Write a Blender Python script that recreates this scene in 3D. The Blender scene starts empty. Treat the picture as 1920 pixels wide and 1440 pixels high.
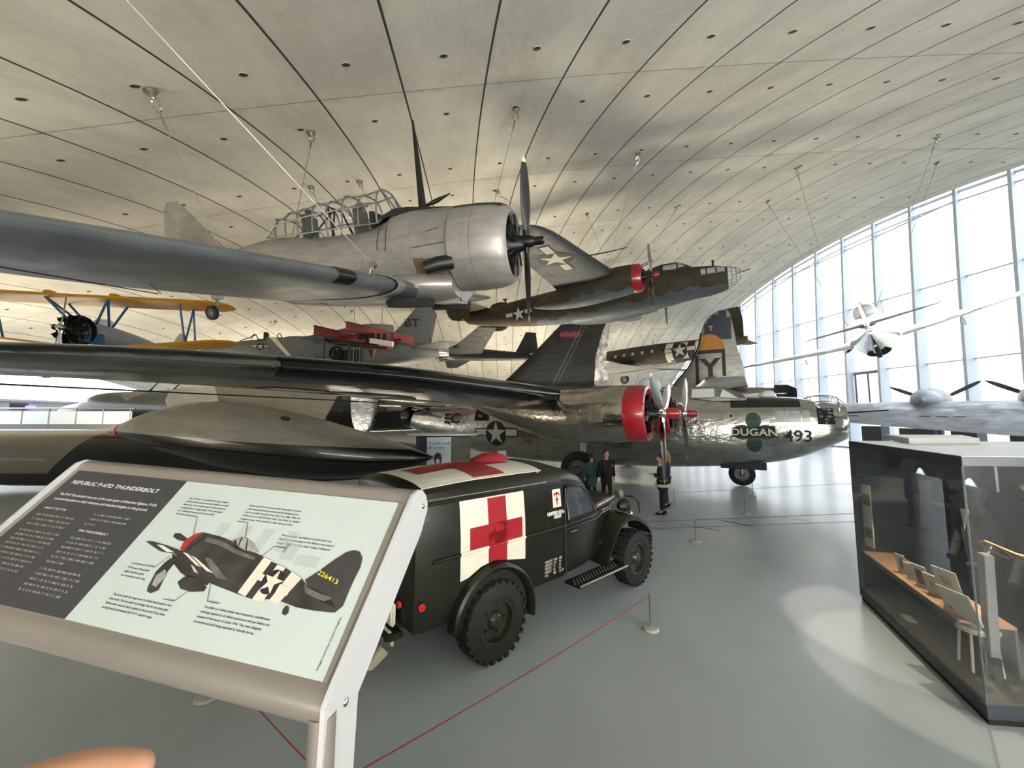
import bpy, bmesh, math, random
from mathutils import Vector, Matrix, Euler
from mathutils.bvhtree import BVHTree
random.seed(7)
SC = bpy.context.scene
COL = SC.collection
PI = math.pi
R = math.radians
sin, cos = math.sin, math.cos

# ------------------------------------------------------------------ materials
class N:
    def __init__(s, m):
        s.t = m.node_tree; s.n = s.t.nodes; s.l = s.t.links
    def new(s, k, **kw):
        x = s.n.new(k)
        for a, b in kw.items():
            if a.startswith('i_'):
                key = a[2:]
                key = int(key) if key.isdigit() else key.replace('_', ' ')
                x.inputs[key].default_value = b
            else: setattr(x, a, b)
        return x
    def link(s, a, b): s.l.new(a, b)
    def math(s, op, a, b=None, c=None):
        x = s.n.new('ShaderNodeMath'); x.operation = op
        for i, v in enumerate((a, b, c)):
            if v is None: continue
            if hasattr(v, 'is_linked'): s.l.new(v, x.inputs[i])
            else: x.inputs[i].default_value = v
        return x.outputs[0]
    def mix(s, f, a, b):
        x = s.n.new('ShaderNodeMix'); x.data_type = 'RGBA'
        for i, v in ((0, f), (6, a), (7, b)):
            if hasattr(v, 'is_linked'): s.l.new(v, x.inputs[i])
            else: x.inputs[i].default_value = v if i == 0 else (tuple(v) + (1,))[:4]
        return x.outputs[2]
    def noise(s, vec, scale, detail=4, rough=.55, dim='3D'):
        x = s.n.new('ShaderNodeTexNoise'); x.inputs['Scale'].default_value = scale
        x.inputs['Detail'].default_value = detail; x.inputs['Roughness'].default_value = rough
        if vec is not None: s.l.new(vec, x.inputs['Vector'])
        return x.outputs['Fac']
    def ramp(s, f, lo, hi, a=0., b=1.):
        x = s.n.new('ShaderNodeMapRange'); x.interpolation_type = 'SMOOTHSTEP'; s.l.new(f, x.inputs[0])
        for i, v in ((1, lo), (2, hi), (3, a), (4, b)): x.inputs[i].default_value = v
        return x.outputs[0]
    def obj(s): return s.n.new('ShaderNodeTexCoord').outputs['Object']
    def scale(s, vec, sc):
        x = s.n.new('ShaderNodeMapping'); x.inputs['Scale'].default_value = sc
        s.l.new(vec, x.inputs['Vector']); return x.outputs[0]
    def xyz(s, vec):
        x = s.n.new('ShaderNodeSeparateXYZ'); s.l.new(vec, x.inputs[0]); return x.outputs
    def comb(s, *v):
        x = s.n.new('ShaderNodeCombineXYZ')
        for i, a in enumerate(v):
            if hasattr(a, 'is_linked'): s.l.new(a, x.inputs[i])
            else: x.inputs[i].default_value = a
        return x.outputs[0]
    def bump(s, h, strength=.3, dist=.01):
        x = s.n.new('ShaderNodeBump'); x.inputs['Strength'].default_value = strength
        x.inputs['Distance'].default_value = dist; s.l.new(h, x.inputs['Height']); return x.outputs[0]

def newmat(name):
    m = bpy.data.materials.new(name); m.use_nodes = True
    return m, N(m), m.node_tree.nodes['Principled BSDF']

def lin(c):
    return tuple((x/12.92 if x <= .04045 else ((x+.055)/1.055)**2.4) for x in c)
def hx(h):
    return lin(tuple(int(h[i:i+2], 16)/255 for i in (0, 2, 4)))

def mat(name, col, rough=.5, metal=0., var=.12, nscale=3., bumps=0., spec=.5, coat=0., emit=None, es=1.):
    m, n, b = newmat(name)
    c = hx(col) if isinstance(col, str) else col
    o = n.obj()
    f = n.noise(o, nscale, 5)
    d = tuple(x*(1-var*1.5) for x in c); e = tuple(min(1, x*(1+var)) for x in c)
    n.link(n.mix(n.ramp(f, .15, .85), d, e), b.inputs['Base Color'])
    lo_, hi_ = max(.02, rough*.85), min(1, rough*1.15)
    if rough >= .275: lo_ = max(lo_, .28)
    else: hi_ = min(hi_, .268)
    n.link(n.ramp(n.noise(o, nscale*2.3, 3), .1, .9, lo_, hi_), b.inputs['Roughness'])
    b.inputs['Metallic'].default_value = metal
    b.inputs['Specular IOR Level'].default_value = spec
    b.inputs['Coat Weight'].default_value = coat
    if bumps: n.link(n.bump(n.noise(o, nscale*12, 4), bumps, .004), b.inputs['Normal'])
    if emit:
        b.inputs['Emission Color'].default_value = (*hx(emit), 1); b.inputs['Emission Strength'].default_value = es
    return m

def skinmat(name, base, rough, metal, sx=.9, sz=.45, linec=.35, wob=.25, cellv=.12, black=None, camo=None, coat=0., off=(0, 0, 0)):
    """aircraft skin: riveted panels with per-panel tone, slight waviness"""
    m, n, b = newmat(name)
    o = n.obj(); x, y, z = n.xyz(o)
    cx = n.math('FLOOR', n.math('DIVIDE', n.math('ADD', x, off[0]), sx))
    side = n.math('ADD', z, n.math('MULTIPLY', n.math('ABSOLUTE', y), .0))
    cz = n.math('FLOOR', n.math('DIVIDE', n.math('ADD', side, off[2]), sz))
    w = n.new('ShaderNodeTexWhiteNoise'); n.link(n.comb(cx, cz, n.math('FLOOR', n.math('MULTIPLY', y, 1.1))), w.inputs['Vector'])
    fx = n.math('FRACT', n.math('DIVIDE', n.math('ADD', x, off[0]), sx))
    fz = n.math('FRACT', n.math('DIVIDE', n.math('ADD', side, off[2]), sz))
    l1 = n.math('LESS_THAN', fx, .008/sx); l2 = n.math('LESS_THAN', fz, .008/sz)
    ln = n.math('MAXIMUM', l1, n.math('MULTIPLY', l2, .6))
    c = hx(base)
    st = n.noise(n.scale(o, (1.5, 1.5, 6)), 1.3, 6, .6)
    col = n.mix(n.ramp(st, .3, .7), tuple(v*.82 for v in c), tuple(min(1, v*1.1) for v in c))
    col = n.mix(n.math('MULTIPLY', w.outputs['Value'], cellv*2), col, tuple(v*.6 for v in c))
    if camo:  # (lower colour, boundary z, amp, scale, extra patch colour)
        wave = n.ramp(n.noise(n.scale(o, (1, .3, 0)), camo[3], 2), .3, .7, -camo[2], camo[2])
        msk = n.math('LESS_THAN', z, n.math('ADD', n.math('ADD', wave, camo[1]), n.math('MULTIPLY', x, camo[5] if len(camo) > 5 else 0.)))
        if camo[4]:
            col = n.mix(n.math('GREATER_THAN', n.noise(n.scale(o, (1, 1, .7)), camo[3]*.8, 2), .52), col, hx(camo[4]))
        col = n.mix(msk, col, hx(camo[0]))
    if black:  # (x0,x1,z0) anti-glare zone
        q = n.math('MULTIPLY', n.math('MULTIPLY', n.math('GREATER_THAN', x, black[0]), n.math('LESS_THAN', x, black[1])), n.math('GREATER_THAN', z, black[2]))
        col = n.mix(q, col, (.012, .013, .016))
        b_m = n.math('MULTIPLY', n.math('SUBTRACT', 1., q), metal); n.link(b_m, b.inputs['Metallic'])
    else: b.inputs['Metallic'].default_value = metal
    col = n.mix(n.math('MULTIPLY', ln, linec), col, (.01, .01, .01))
    n.link(col, b.inputs['Base Color'])
    rs = n.math('ADD', n.ramp(n.noise(o, 2.2, 5), .2, .8, rough*.75, rough*1.25), n.math('MULTIPLY', w.outputs['Value'], rough*.3))
    n.link(n.math('MAXIMUM', rs, .28) if rough >= .275 else n.math('MINIMUM', rs, .268), b.inputs['Roughness'])
    b.inputs['Coat Weight'].default_value = coat
    h = n.math('ADD', n.noise(n.scale(o, (1, 1, 1.6)), 2.6, 3), n.math('MULTIPLY', ln, -.25))
    n.link(n.bump(h, wob, .05), b.inputs['Normal'])
    return m

M_ = {}
def setup_mats():
    A = M_
    A['concrete'] = None
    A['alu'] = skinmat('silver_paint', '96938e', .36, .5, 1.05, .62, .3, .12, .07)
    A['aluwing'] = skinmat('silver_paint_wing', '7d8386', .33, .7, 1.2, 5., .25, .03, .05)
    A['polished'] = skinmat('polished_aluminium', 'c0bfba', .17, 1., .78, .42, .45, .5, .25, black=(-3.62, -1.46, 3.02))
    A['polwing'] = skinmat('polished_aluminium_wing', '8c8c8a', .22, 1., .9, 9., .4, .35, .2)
    A['nacelle'] = skinmat('polished_nacelle', 'c2bcb0', .2, 1., .62, .5, .55, .45, .22)
    A['b29m'] = skinmat('bare_metal_dull', '9c9a96', .35, .8, 1.1, .5, .3, .2, .12)
    A['whitewing'] = skinmat('bare_metal_bright', 'a6acb7', .5, .55, .5, 9., .12, .25, .08)
    A['bright'] = skinmat('bright_metal', 'd8d8d8', .16, 1., .8, .5, .3, .3, .1)
    A['olive'] = skinmat('olive_over_grey', '302917', .62, 0., 1.1, .6, .18, .08, .1, camo=('3a4248', -.42, .16, 1.1, None, .052))
    A['oliveN'] = skinmat('olive_nacelle', '302917', .6, 0., 1.1, .6, .18, .08, .1, camo=('3a4248', -.62, .16, 1.4, None, .0))
    A['greyunder'] = skinmat('neutral_grey', '2e363d', .5, 0., 1.3, 9., .15, .06, .06)
    A['odc47'] = skinmat('olive_transport', '383228', .6, 0., 1.2, .6, .15, .06, .06, camo=('5d605d', -.95, .1, .8, None, 0.))
    A['jetgrey'] = skinmat('light_ghost_grey', '67696b', .45, 0., 1.3, .8, .25, .06, .1)
    A['spyblack'] = skinmat('matt_black_grey', '17181a', .5, 0., 1.4, .7, .2, .1, .2)
    A['b52'] = skinmat('camouflage_over_black', '8a8270', .3, 0., 1.6, 1.1, .2, .1, .08, camo=('08090a', 1.75, .12, .3, '33362f', 0.), coat=.3)
    A['tank'] = skinmat('tank_grey_over_black', '6b6a61', .32, 0., 2.4, 9., .2, .05, .05, camo=('060607', .02, .0, .3, None, .02), coat=.4)
    A['finblack'] = skinmat('fin_black', '0d0e11', .38, 0., 1.6, .9, .2, .6, .1)
    A['black'] = mat('black_paint', '0c0c0d', .45)
    A['boot'] = mat('rubber_deicer', '070708', .16, var=.05, spec=.35)
    A['matblack'] = mat('antiglare_black', '1d1a19', .6)
    A['rubber'] = mat('rubber', '151514', .75, bumps=.3, nscale=6)
    A['dark'] = mat('dark_interior', '0a0a0a', .8)
    A['engine'] = mat('engine_metal', '1b1b1c', .4, .6, bumps=.3, nscale=8)
    A['steel'] = mat('brushed_steel', '9c9a94', .3, .9)
    A['chrome'] = mat('chrome', 'd9d9d9', .1, 1.)
    A['propgrey'] = mat('propeller_metal', '8f9193', .25, .9)
    A['propsilver'] = mat('propeller_polished', 'd5d7da', .18, 1.)
    A['propblack'] = mat('propeller_black', '101012', .4)
    A['proptip'] = mat('blade_tip_cream', 'd3bd8f', .5)
    A['red'] = mat('red_paint', '8e1622', .28, coat=.4)
    A['redbeam'] = mat('red_steel', '6a2423', .5)
    A['crossred'] = mat('cross_red', '8f1420', .4, var=.05)
    A['white'] = mat('white_paint', 'c9c5b8', .45, var=.06)
    A['offwhite'] = mat('insignia_white', 'b4b1a4', .5, var=.06)
    A['insblue'] = mat('insignia_blue', '11131c', .65, var=.06)
    A['green'] = mat('clover_green', '15403a', .45, var=.1)
    A['orange'] = mat('fin_orange', 'b07a2a', .5, var=.1)
    A['yellow'] = mat('chrome_yellow', 'c38f1c', .4, var=.08)
    A['blue'] = mat('trainer_blue', '25527d', .35, var=.08)
    A['cream'] = mat('cream_fabric', 'c9c0ad', .5)
    A['od'] = mat('olive_drab_vehicle', '15160f', .36, var=.12, nscale=2., coat=.05, spec=.35)
    A['odd'] = mat('olive_drab_dark', '131410', .5, var=.1)
    A['lampred'] = mat('red_lens', 'b8221c', .2)
    A['signmetal'] = mat('satin_champagne_metal', '8f8881', .3, .55, var=.04)
    A['signplate'] = mat('white_powder_coat', '9b9c9e', .5, var=.02)
    A['signdark'] = mat('print_dark_grey', '2f2f33', .5, var=.02)
    A['signpale'] = mat('print_pale_green', '9da6a3', .5, var=.02)
    A['printwhite'] = mat('print_white', 'b8b8b8', .5, var=0)
    A['printblack'] = mat('print_black', '1a1a1c', .5, var=0)
    A['printgrey'] = mat('print_mid_grey', '55534f', .5, var=.3, nscale=30)
    A['printplane'] = mat('print_plane', '2f2c2a', .45, var=.5, nscale=14)
    A['printlight'] = mat('print_light', 'b5b0a2', .5, var=.05)
    A['printred'] = mat('print_red', '8e2123', .5, var=.05)
    A['printyellow'] = mat('print_yellow', 'c9ad3a', .5, var=0)
    A['printsilver'] = mat('print_silver', '84847e', .5, var=.2, nscale=40)
    A['printghost'] = mat('print_ghost', '929c98', .5, var=.05)
    A['caseframe'] = mat('case_slate', '2c3540', .45, var=.04)
    A['casetop'] = mat('case_top', 'bcbec0', .5, var=.04)
    A['caseback'] = mat('case_back', '323c48', .6, var=.08)
    A['wood'] = mat('shelf_wood', 'a07d5f', .5, var=.2, nscale=5)
    A['paper'] = mat('paper', 'a9a596', .7, var=.1)
    A['photo'] = mat('photo_print', '5d5a50', .5, var=.5, nscale=20)
    A['sand'] = mat('case_floor', '4c4940', .8, var=.2)
    A['navy'] = mat('navy_cloth', '10131c', .9, bumps=.2)
    A['brass'] = mat('brass', '8a5a30', .3, .9)
    A['skin'] = mat('skin', 'b98a70', .55, var=.08)
    A['hairdark'] = mat('dark_hair', '17120f', .6, var=.3, nscale=40)
    A['hairblond'] = mat('blond_hair', '9c7a4c', .6, var=.3, nscale=40)
    A['clothblack'] = mat('black_cloth', '0c0c0e', .9)
    A['clothgreen'] = mat('green_cloth', '20453f', .85)
    A['clothbrown'] = mat('brown_leather', '221d1a', .6)
    A['clothblue'] = mat('navy_jacket', '1a2440', .8)
    A['jean'] = mat('jeans', '2b3444', .85)
    A['fleece'] = mat('fleece', 'b9b2a4', .95, bumps=.4, nscale=20)
    A['cable'] = mat('steel_cable', '8d8779', .4, .5)
    A['rope'] = mat('red_rope', '97283a', .8)
    A['rimgrey'] = mat('wheel_rim_grey', '6f7275', .4, .5)
    A['conc2'] = mat('wall_render', '6e6e70', .8)
    A['mull'] = mat('mullion_pale_blue', 'b9c3d2', .5, var=.03)
    A['tarmac'] = mat('apron_concrete', '8e8f8e', .9)
    A['grass'] = mat('airfield_grass', '8c9a6a', .95)
    A['leaf'] = mat('distant_foliage', '7e8a70', .95, var=.3, nscale=.4)
    A['panelblue'] = mat('kiosk_print_blue', 'a9bcc6', .5, var=.1, nscale=6)
    A['seat'] = mat('seat_green_grey', '3c4038', .6)
    for nm, tint, ro, al in (('glass', (.85, .9, .9), .02, .12), ('caseglass', (.9, .93, .95), .02, .10), ('darkglass', (.25, .28, .3), .03, .5), ('paleglass', (.8, .85, .9), .05, .75), ('turretglass', (.7, .75, .8), .04, .22)):
        m = bpy.data.materials.new(nm); m.use_nodes = True; n = N(m); n.n.clear()
        out = n.new('ShaderNodeOutputMaterial'); tr = n.new('ShaderNodeBsdfTransparent'); gl = n.new('ShaderNodeBsdfGlossy')
        df = n.new('ShaderNodeBsdfDiffuse'); df.inputs[0].default_value = (*tint, 1)
        tr.inputs[0].default_value = (1, 1, 1, 1); gl.inputs['Roughness'].default_value = ro
        lw = n.new('ShaderNodeLayerWeight'); lw.inputs[0].default_value = .5; fr_ = n.math('ADD', n.math('MULTIPLY', n.math('POWER', lw.outputs['Facing'], 5.), .9), .04)
        m1 = n.new('ShaderNodeMixShader'); m2 = n.new('ShaderNodeMixShader')
        m1.inputs[0].default_value = al if nm not in ('glass', 'caseglass') else .0
        if nm == 'caseglass': m1.inputs[0].default_value = .04
        n.link(tr.outputs[0], m1.inputs[1]); n.link(df.outputs[0], m1.inputs[2])
        n.link(fr_, m2.inputs[0]); n.link(m1.outputs[0], m2.inputs[1]); n.link(gl.outputs[0], m2.inputs[2])
        n.link(m2.outputs[0], out.inputs[0]); A[nm] = m
setup_mats()

# ------------------------------------------------------------------ mesh helpers
class M:
    def __init__(s): s.v = []; s.f = []; s.m = []
    def add(s, v, f, m=0):
        k = len(s.v); s.v += [tuple(p) for p in v]; s.f += [tuple(i+k for i in q) for q in f]; s.m += [m]*len(f)
    def loft(s, rings, m=0, caps=True, closed=True):
        n = len(rings[0]); v = [p for r in rings for p in r]; f = []
        for i in range(len(rings)-1):
            for j in range(n if closed else n-1):
                a = i*n+j; b = i*n+(j+1) % n; f.append((a, b, b+n, a+n))
        if caps:
            f.append(tuple(range(n))[::-1]); f.append(tuple((len(rings)-1)*n+j for j in range(n)))
        s.add(v, f, m)
    def box(s, c, d, m=0, rz=0., mtx=None):
        x, y, z = (q/2 for q in d)
        v = [Vector((a*x, b*y, e*z)) for a in (-1, 1) for b in (-1, 1) for e in (-1, 1)]
        if rz: v = [Matrix.Rotation(rz, 3, 'Z') @ p for p in v]
        if mtx is not None: v = [mtx @ p for p in v]
        v = [p + Vector(c) for p in v]
        s.add(v, [(0, 1, 3, 2), (4, 6, 7, 5), (0, 4, 5, 1), (2, 3, 7, 6), (0, 2, 6, 4), (1, 5, 7, 3)], m)
    def tube(s, pts, r, n=8, m=0, caps=True):
        pts = [Vector(p) for p in pts]; rr = r if isinstance(r, (list, tuple)) else [r]*len(pts)
        rings = []; prev = None
        for i, p in enumerate(pts):
            t = (pts[min(i+1, len(pts)-1)]-pts[max(i-1, 0)]).normalized()
            if prev is None:
                a = Vector((0, 0, 1)) if abs(t.z) < .9 else Vector((1, 0, 0)); u = t.cross(a).normalized()
            else: u = (prev - t*prev.dot(t)).normalized()
            prev = u; w = t.cross(u)
            rings.append([p+(u*cos(2*PI*k/n)+w*sin(2*PI*k/n))*rr[i] for k in range(n)])
        s.loft(rings, m, caps)
    def lathe(s, prof, n=32, c=(0, 0, 0), axis='x', m=0, caps=False, ry=1., rz=1.):
        rings = []
        for x, r in prof:
            ring = []
            for k in range(n):
                a = 2*PI*k/n
                if axis == 'x': ring.append((c[0]+x, c[1]+r*ry*cos(a), c[2]+r*rz*sin(a)))
                elif axis == 'z': ring.append((c[0]+r*cos(a), c[1]+r*sin(a), c[2]+x))
                else: ring.append((c[0]+r*cos(a), c[1]+x, c[2]+r*sin(a)))
            rings.append(ring)
        s.loft(rings, m, caps)
    def prism(s, poly, fn, d, m=0):
        """poly 2D list; fn(u,v,w)->3D; thickness d along w"""
        n = len(poly); v = [fn(a, b, 0) for a, b in poly]+[fn(a, b, d) for a, b in poly]
        f = [tuple(range(n))[::-1], tuple(range(n, 2*n))]+[(i, (i+1) % n, (i+1) % n+n, i+n) for i in range(n)]
        s.add(v, f, m)

def mk(name, mb, mats, parent=None, smooth=35, bevel=0., loc=None):
    me = bpy.data.meshes.new(name); me.from_pydata([tuple(p) for p in mb.v], [], mb.f)
    mats = mats if isinstance(mats, (list, tuple)) else [mats]
    for m in mats: me.materials.append(M_[m] if isinstance(m, str) else m)
    if any(mb.m): me.polygons.foreach_set('material_index', mb.m)
    bm = bmesh.new(); bm.from_mesh(me)
    bmesh.ops.recalc_face_normals(bm, faces=bm.faces)
    if bevel:
        es = [e for e in bm.edges if len(e.link_faces) == 2 and e.calc_face_angle(0) > .6]
        bmesh.ops.bevel(bm, geom=es, offset=bevel, segments=2, affect='EDGES', clamp_overlap=True)
    bm.to_mesh(me); bm.free()
    if smooth:
        me.shade_smooth(); me.set_sharp_from_angle(angle=R(smooth))
    me.update()
    o = bpy.data.objects.new(name, me); COL.objects.link(o)
    if parent is not None: o.parent = parent
    if loc is not None: o.location = loc
    return o
def tag(o, label=None, cat=None, group=None, kind=None):
    for k, v in (('label', label), ('category', cat), ('group', group), ('kind', kind)):
        if v: o[k] = v
    return o
def empty(name, loc, rot=(0, 0, 0), label=None, cat=None, group=None):
    o = bpy.data.objects.new(name, None); COL.objects.link(o); o.location = loc
    o.rotation_euler = tuple(R(a) for a in rot); o.empty_display_size = .2
    return tag(o, label, cat, group)
def kids(o): return [c for c in COL.objects if c.parent == o]
def copy_tree(o, parent=None):
    c = o.copy(); COL.objects.link(c); c.parent = parent
    for ch in kids(o): copy_tree(ch, c)
    return c

def cat_rom(secs, sub):
    """catmull-rom resample of tuples"""
    out = []; n = len(secs)
    for i in range(n-1):
        p0 = secs[max(i-1, 0)]; p1 = secs[i]; p2 = secs[i+1]; p3 = secs[min(i+2, n-1)]
        for k in range(sub):
            t = k/sub; o = []
            for a, b, c, d in zip(p0, p1, p2, p3):
                v = .5*((2*b)+(c-a)*t+(2*a-5*b+4*c-d)*t*t+(-a+3*b-3*c+d)*t**3)
                lo, hi = min(b, c), max(b, c); pad = (hi-lo)*.15
                o.append(min(max(v, lo-pad), hi+pad))
            out.append(tuple(o))
    out.append(tuple(secs[-1])); return out
def ring(x, zb, zt, w, p=2., n=32, zm=None):
    zc = (zb+zt)/2 if zm is None else zm; r = []
    for k in range(n):
        a = 2*PI*k/n; c, s_ = cos(a), sin(a)
        y = w*math.copysign(abs(c)**(2/p), c); h = (zt-zc) if s_ > 0 else (zc-zb)
        r.append((x, y, zc+h*math.copysign(abs(s_)**(2/p), s_)))
    return r
def fus(secs, n=36, sub=5, y0=0.):
    m = M(); ss = cat_rom([tuple(s) if len(s) > 4 else (*s, 2.) for s in secs], sub)
    m.loft([[(a, b+y0, c) for a, b, c in ring(x, zb, zt, w, p, n)] for x, zb, zt, w, p in ss]); return m
def foil(n=11, t=.13, cam=.02, s=1.):
    up = []; lo = []
    for i in range(n+1):
        x = .5*(1-cos(PI*i/n)); y = 5*t*(.2969*x**.5-.126*x-.3516*x*x+.2843*x**3-.1036*x**4)
        c = cam*4*x*(1-x); up.append((x, (c+y)*1.)); lo.append((x, (c-y)*1.))
    return up[::-1]+lo[1:-1]
def wing(secs, n=11, cam=.02, vert=False, sub=1, x0=0., x1=1., grow=1.):
    """secs: (span, xLE, height, chord, t, drop) ; vert -> span is z, height is y"""
    m = M(); rings = []
    if sub > 1: secs = cat_rom(secs, sub)
    for sp, xl, h, ch, t, dr in secs:
        r = []
        for fx, fz in foil(n, t, cam):
            fx = x0+(x1-x0)*fx if (x0, x1) != (0., 1.) else fx
            X = xl+.01*(grow-1)*10-fx*ch; H = h+fz*ch*grow-dr*fx
            r.append((X, H, sp) if vert else (X, sp, H))
        rings.append(r)
    m.loft(rings); return m
def le_strip(secs, frac=.08, cam=.02, off=.006, both=True, n=16):
    """strip hugging the front of a wing surface (boots)"""
    m = M(); rings = []
    for sp, xl, h, ch, t, dr in secs:
        r = []
        for i in range(-n, n+1):
            x = frac*(abs(i)/n)**2; y = 5*t*(.2969*x**.5-.126*x-.3516*x*x+.2843*x**3-.1036*x**4)
            c = cam*4*x*(1-x); sg = 1 if i >= 0 else -1
            nx = 1-abs(i)/n; r.append((xl-x*ch+off*nx*1.2, sp, h-dr*x+(c+sg*y)*ch+sg*off*(.3+.7*abs(i)/n)))
        rings.append(r)
    m.loft(rings, caps=False, closed=False); return m

def blade(L, c=.2, tip=False, r0=.12, tw0=62, tw1=32, m=0, tipm=1):
    """propeller blade along +Z, rotation plane YZ, axis X"""
    mb = M(); rings = []; N_ = 14
    for i in range(N_+1):
        f = i/N_; r = r0+(L-r0)*f
        w = c*(.35+.65*math.sin(min(1, f*2.2)*PI/2)) if f < .5 else c*(1-((f-.5)/.5)**3*.75)
        if i == N_: w *= .35
        th = .055*(1-f)+.010; tw = R(tw0+(tw1-tw0)*f**.6)
        ring_ = []
        for k in range(10):
            a = 2*PI*k/10; u = w/2*cos(a); v = th/2*sin(a)*(1+.0*u)
            ring_.append((v*cos(tw)+u*sin(tw), u*cos(tw)-v*sin(tw), r))
        rings.append(ring_)
    mb.loft(rings)
    if tip:
        for q in range(len(mb.f)):
            zc = sum(mb.v[i][2] for i in mb.f[q])/len(mb.f[q])
            if zc > L*.93: mb.m[q] = tipm
    return mb
def rotx(mb, a, off=(0, 0, 0)):
    c, s_ = cos(a), sin(a)
    mb.v = [(x+off[0], y*c-z*s_+off[1], y*s_+z*c+off[2]) for x, y, z in mb.v]; return mb
def prop(parent, hub, L, phases, bm_='propgrey', chord=.2, hubm='steel', dome=None, dlen=.25, tip=True, r0=.1, hubr=.1):
    m = M(); m.lathe([(-.12, .02), (-.12, hubr*1.1), (.02, hubr*1.15), (.10, hubr), (.16, hubr*.7), (.17, .01)], 20, hub)
    for a in phases:
        t = M(); t.tube([(0, 0, 0), (0, 0, r0+.1)], .055, 10); rotx(t, a, hub); m.add(t.v, t.f)
    h = mk('propeller_hub', m, hubm, parent)
    for a in phases:
        b = rotx(blade(L, chord, tip, r0), a, hub)
        o = mk('propeller_blade', b, [bm_, 'proptip'], h)
    if dome:
        m = M(); m.lathe([(.1, .1), (.12, .12), (.12+dlen*.7, .115), (.12+dlen*.92, .08), (.12+dlen, .01)], 20, hub)
        mk('hub_dome', m, dome, h)
    return h
def radial(parent, c, r, mname='engine', name='radial_engine'):
    m = M(); m.lathe([(-.25, .02), (-.25, r*.4), (.0, r*.42), (.15, r*.3), (.3, r*.16), (.31, .01)], 20, c)
    for k in range(9):
        a = 2*PI*k/9; t = M(); t.lathe([(r*.35+q*.03*r, r*(.19 if q % 2 else .155)) for q in range(20)], 10, (0, 0, 0), 'z')
        t.v = [(x-.05, y, z) for x, y, z in t.v]; rotx(t, a, c); m.add(t.v, t.f)
        t = M(); t.tube([(.16, .0, r*.3), (.12, .03, r*.9)], .018, 6); rotx(t, a, c); m.add(t.v, t.f)
    m.lathe([(-.3, r*1.1), (-.31, .01)], 20, c)
    return mk(name, m, mname, parent)
def wheel(name, parent, c, rad, w, axis='y', rim='rimgrey', spokes=0, tread=True, hubr=.45):
    """tyre object with rim child; axis = axle"""
    n = 40; m = M(); pr = [(-w*.5, rad*.62), (-w*.5, rad*.8), (-w*.42, rad*.95), (-w*.25, rad), (w*.25, rad), (w*.42, rad*.95), (w*.5, rad*.8), (w*.5, rad*.62), (w*.3, rad*.52), (-w*.3, rad*.52), (-w*.5, rad*.62)]
    m.lathe(pr, n, (0, 0, 0), 'y')
    if tread:
        for k in range(26):
            a = 2*PI*k/26
            for sg in (-1, 1):
                mt = Matrix.Rotation(-a-sg*.05, 3, 'Y') @ Matrix.Rotation(sg*.3, 3, 'X')
                m.box(Matrix.Rotation(-a-sg*.05, 3, 'Y') @ Vector((rad*.985, sg*w*.27, 0)), (rad*.07, w*.42, rad*.13), 0, mtx=Matrix.Rotation(-a-sg*.05, 3, 'Y'))
    o = mk(name, m, 'rubber', parent, smooth=40)
    h = M()
    h.lathe([(-w*.32, rad*.57), (-w*.4, rad*.57), (-w*.4, rad*.52), (-w*.15, rad*.48), (-w*.18, rad*.25), (-w*.3, rad*.22), (-w*.42, rad*.14), (-w*.44, .01)], 28, (0, 0, 0), 'y')
    h.lathe([(w*.32, rad*.57), (w*.4, rad*.57), (w*.4, rad*.52), (w*.15, rad*.48), (w*.18, rad*.25), (w*.3, rad*.22), (w*.42, rad*.14), (w*.44, .01)], 28, (0, 0, 0), 'y')
    for k in range(max(5, spokes)):
        a = 2*PI*k/max(5, spokes); rr = rad*.3
        for sg in (-1, 1):
            if spokes: h.box((rr*1.2*cos(a), sg*w*.27, rr*1.2*sin(a)), (rad*.3, w*.1, rad*.07), 0, mtx=Matrix.Rotation(-a, 3, 'Y'))
            else: h.lathe([(sg*w*.16, rad*.045), (sg*w*.25, rad*.04), (sg*w*.26, .001)], 8, (rr*1.15*cos(a), 0, rr*1.15*sin(a)), 'y')
    hh = mk('wheel_rim', h, rim, o)
    o.location = c
    if axis == 'x': o.rotation_euler = (0, 0, PI/2)
    return o

# ------------------------------------------------------------------ decals
def star_poly(r, cx=0, cy=0, rot=0.):
    return [(cx+(r if i % 2 == 0 else r*.382)*sin(rot+i*PI/5), cy+(r if i % 2 == 0 else r*.382)*cos(rot+i*PI/5)) for i in range(10)]
def disc_poly(r, cx=0, cy=0, n=36, sx=1.): return [(cx+sx*r*cos(2*PI*i/n), cy+r*sin(2*PI*i/n)) for i in range(n)]
def rect(x0, y0, x1, y1): return [(x0, y0), (x1, y0), (x1, y1), (x0, y1)]
def text_polys(s, size=1., ax='LEFT', cx=0., cy=0., off=0., shear=0., sx=1., space=1., line=1.):
    cu = bpy.data.curves.new('t', 'FONT'); cu.body = s; cu.size = size; cu.align_x = ax; cu.offset = off; cu.shear = shear
    cu.space_character = space; cu.space_line = line; cu.resolution_u = 3; cu.fill_mode = 'FRONT' if hasattr(cu, 'fill_mode') else 'FRONT'
    o = bpy.data.objects.new('t', cu); COL.objects.link(o)
    me = o.to_mesh(); ps = [[(me.vertices[i].co.x*sx+cx, me.vertices[i].co.y+cy) for i in p.vertices] for p in me.polygons]
    o.to_mesh_clear(); bpy.data.objects.remove(o); bpy.data.curves.remove(cu); return ps
def bvh(objs):
    v = []; f = []
    for o in objs:
        k = len(v); v += [x.co.copy() for x in o.data.vertices]; f += [tuple(i+k for i in p.vertices) for p in o.data.polygons]
    return BVHTree.FromPolygons(v, f)
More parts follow.
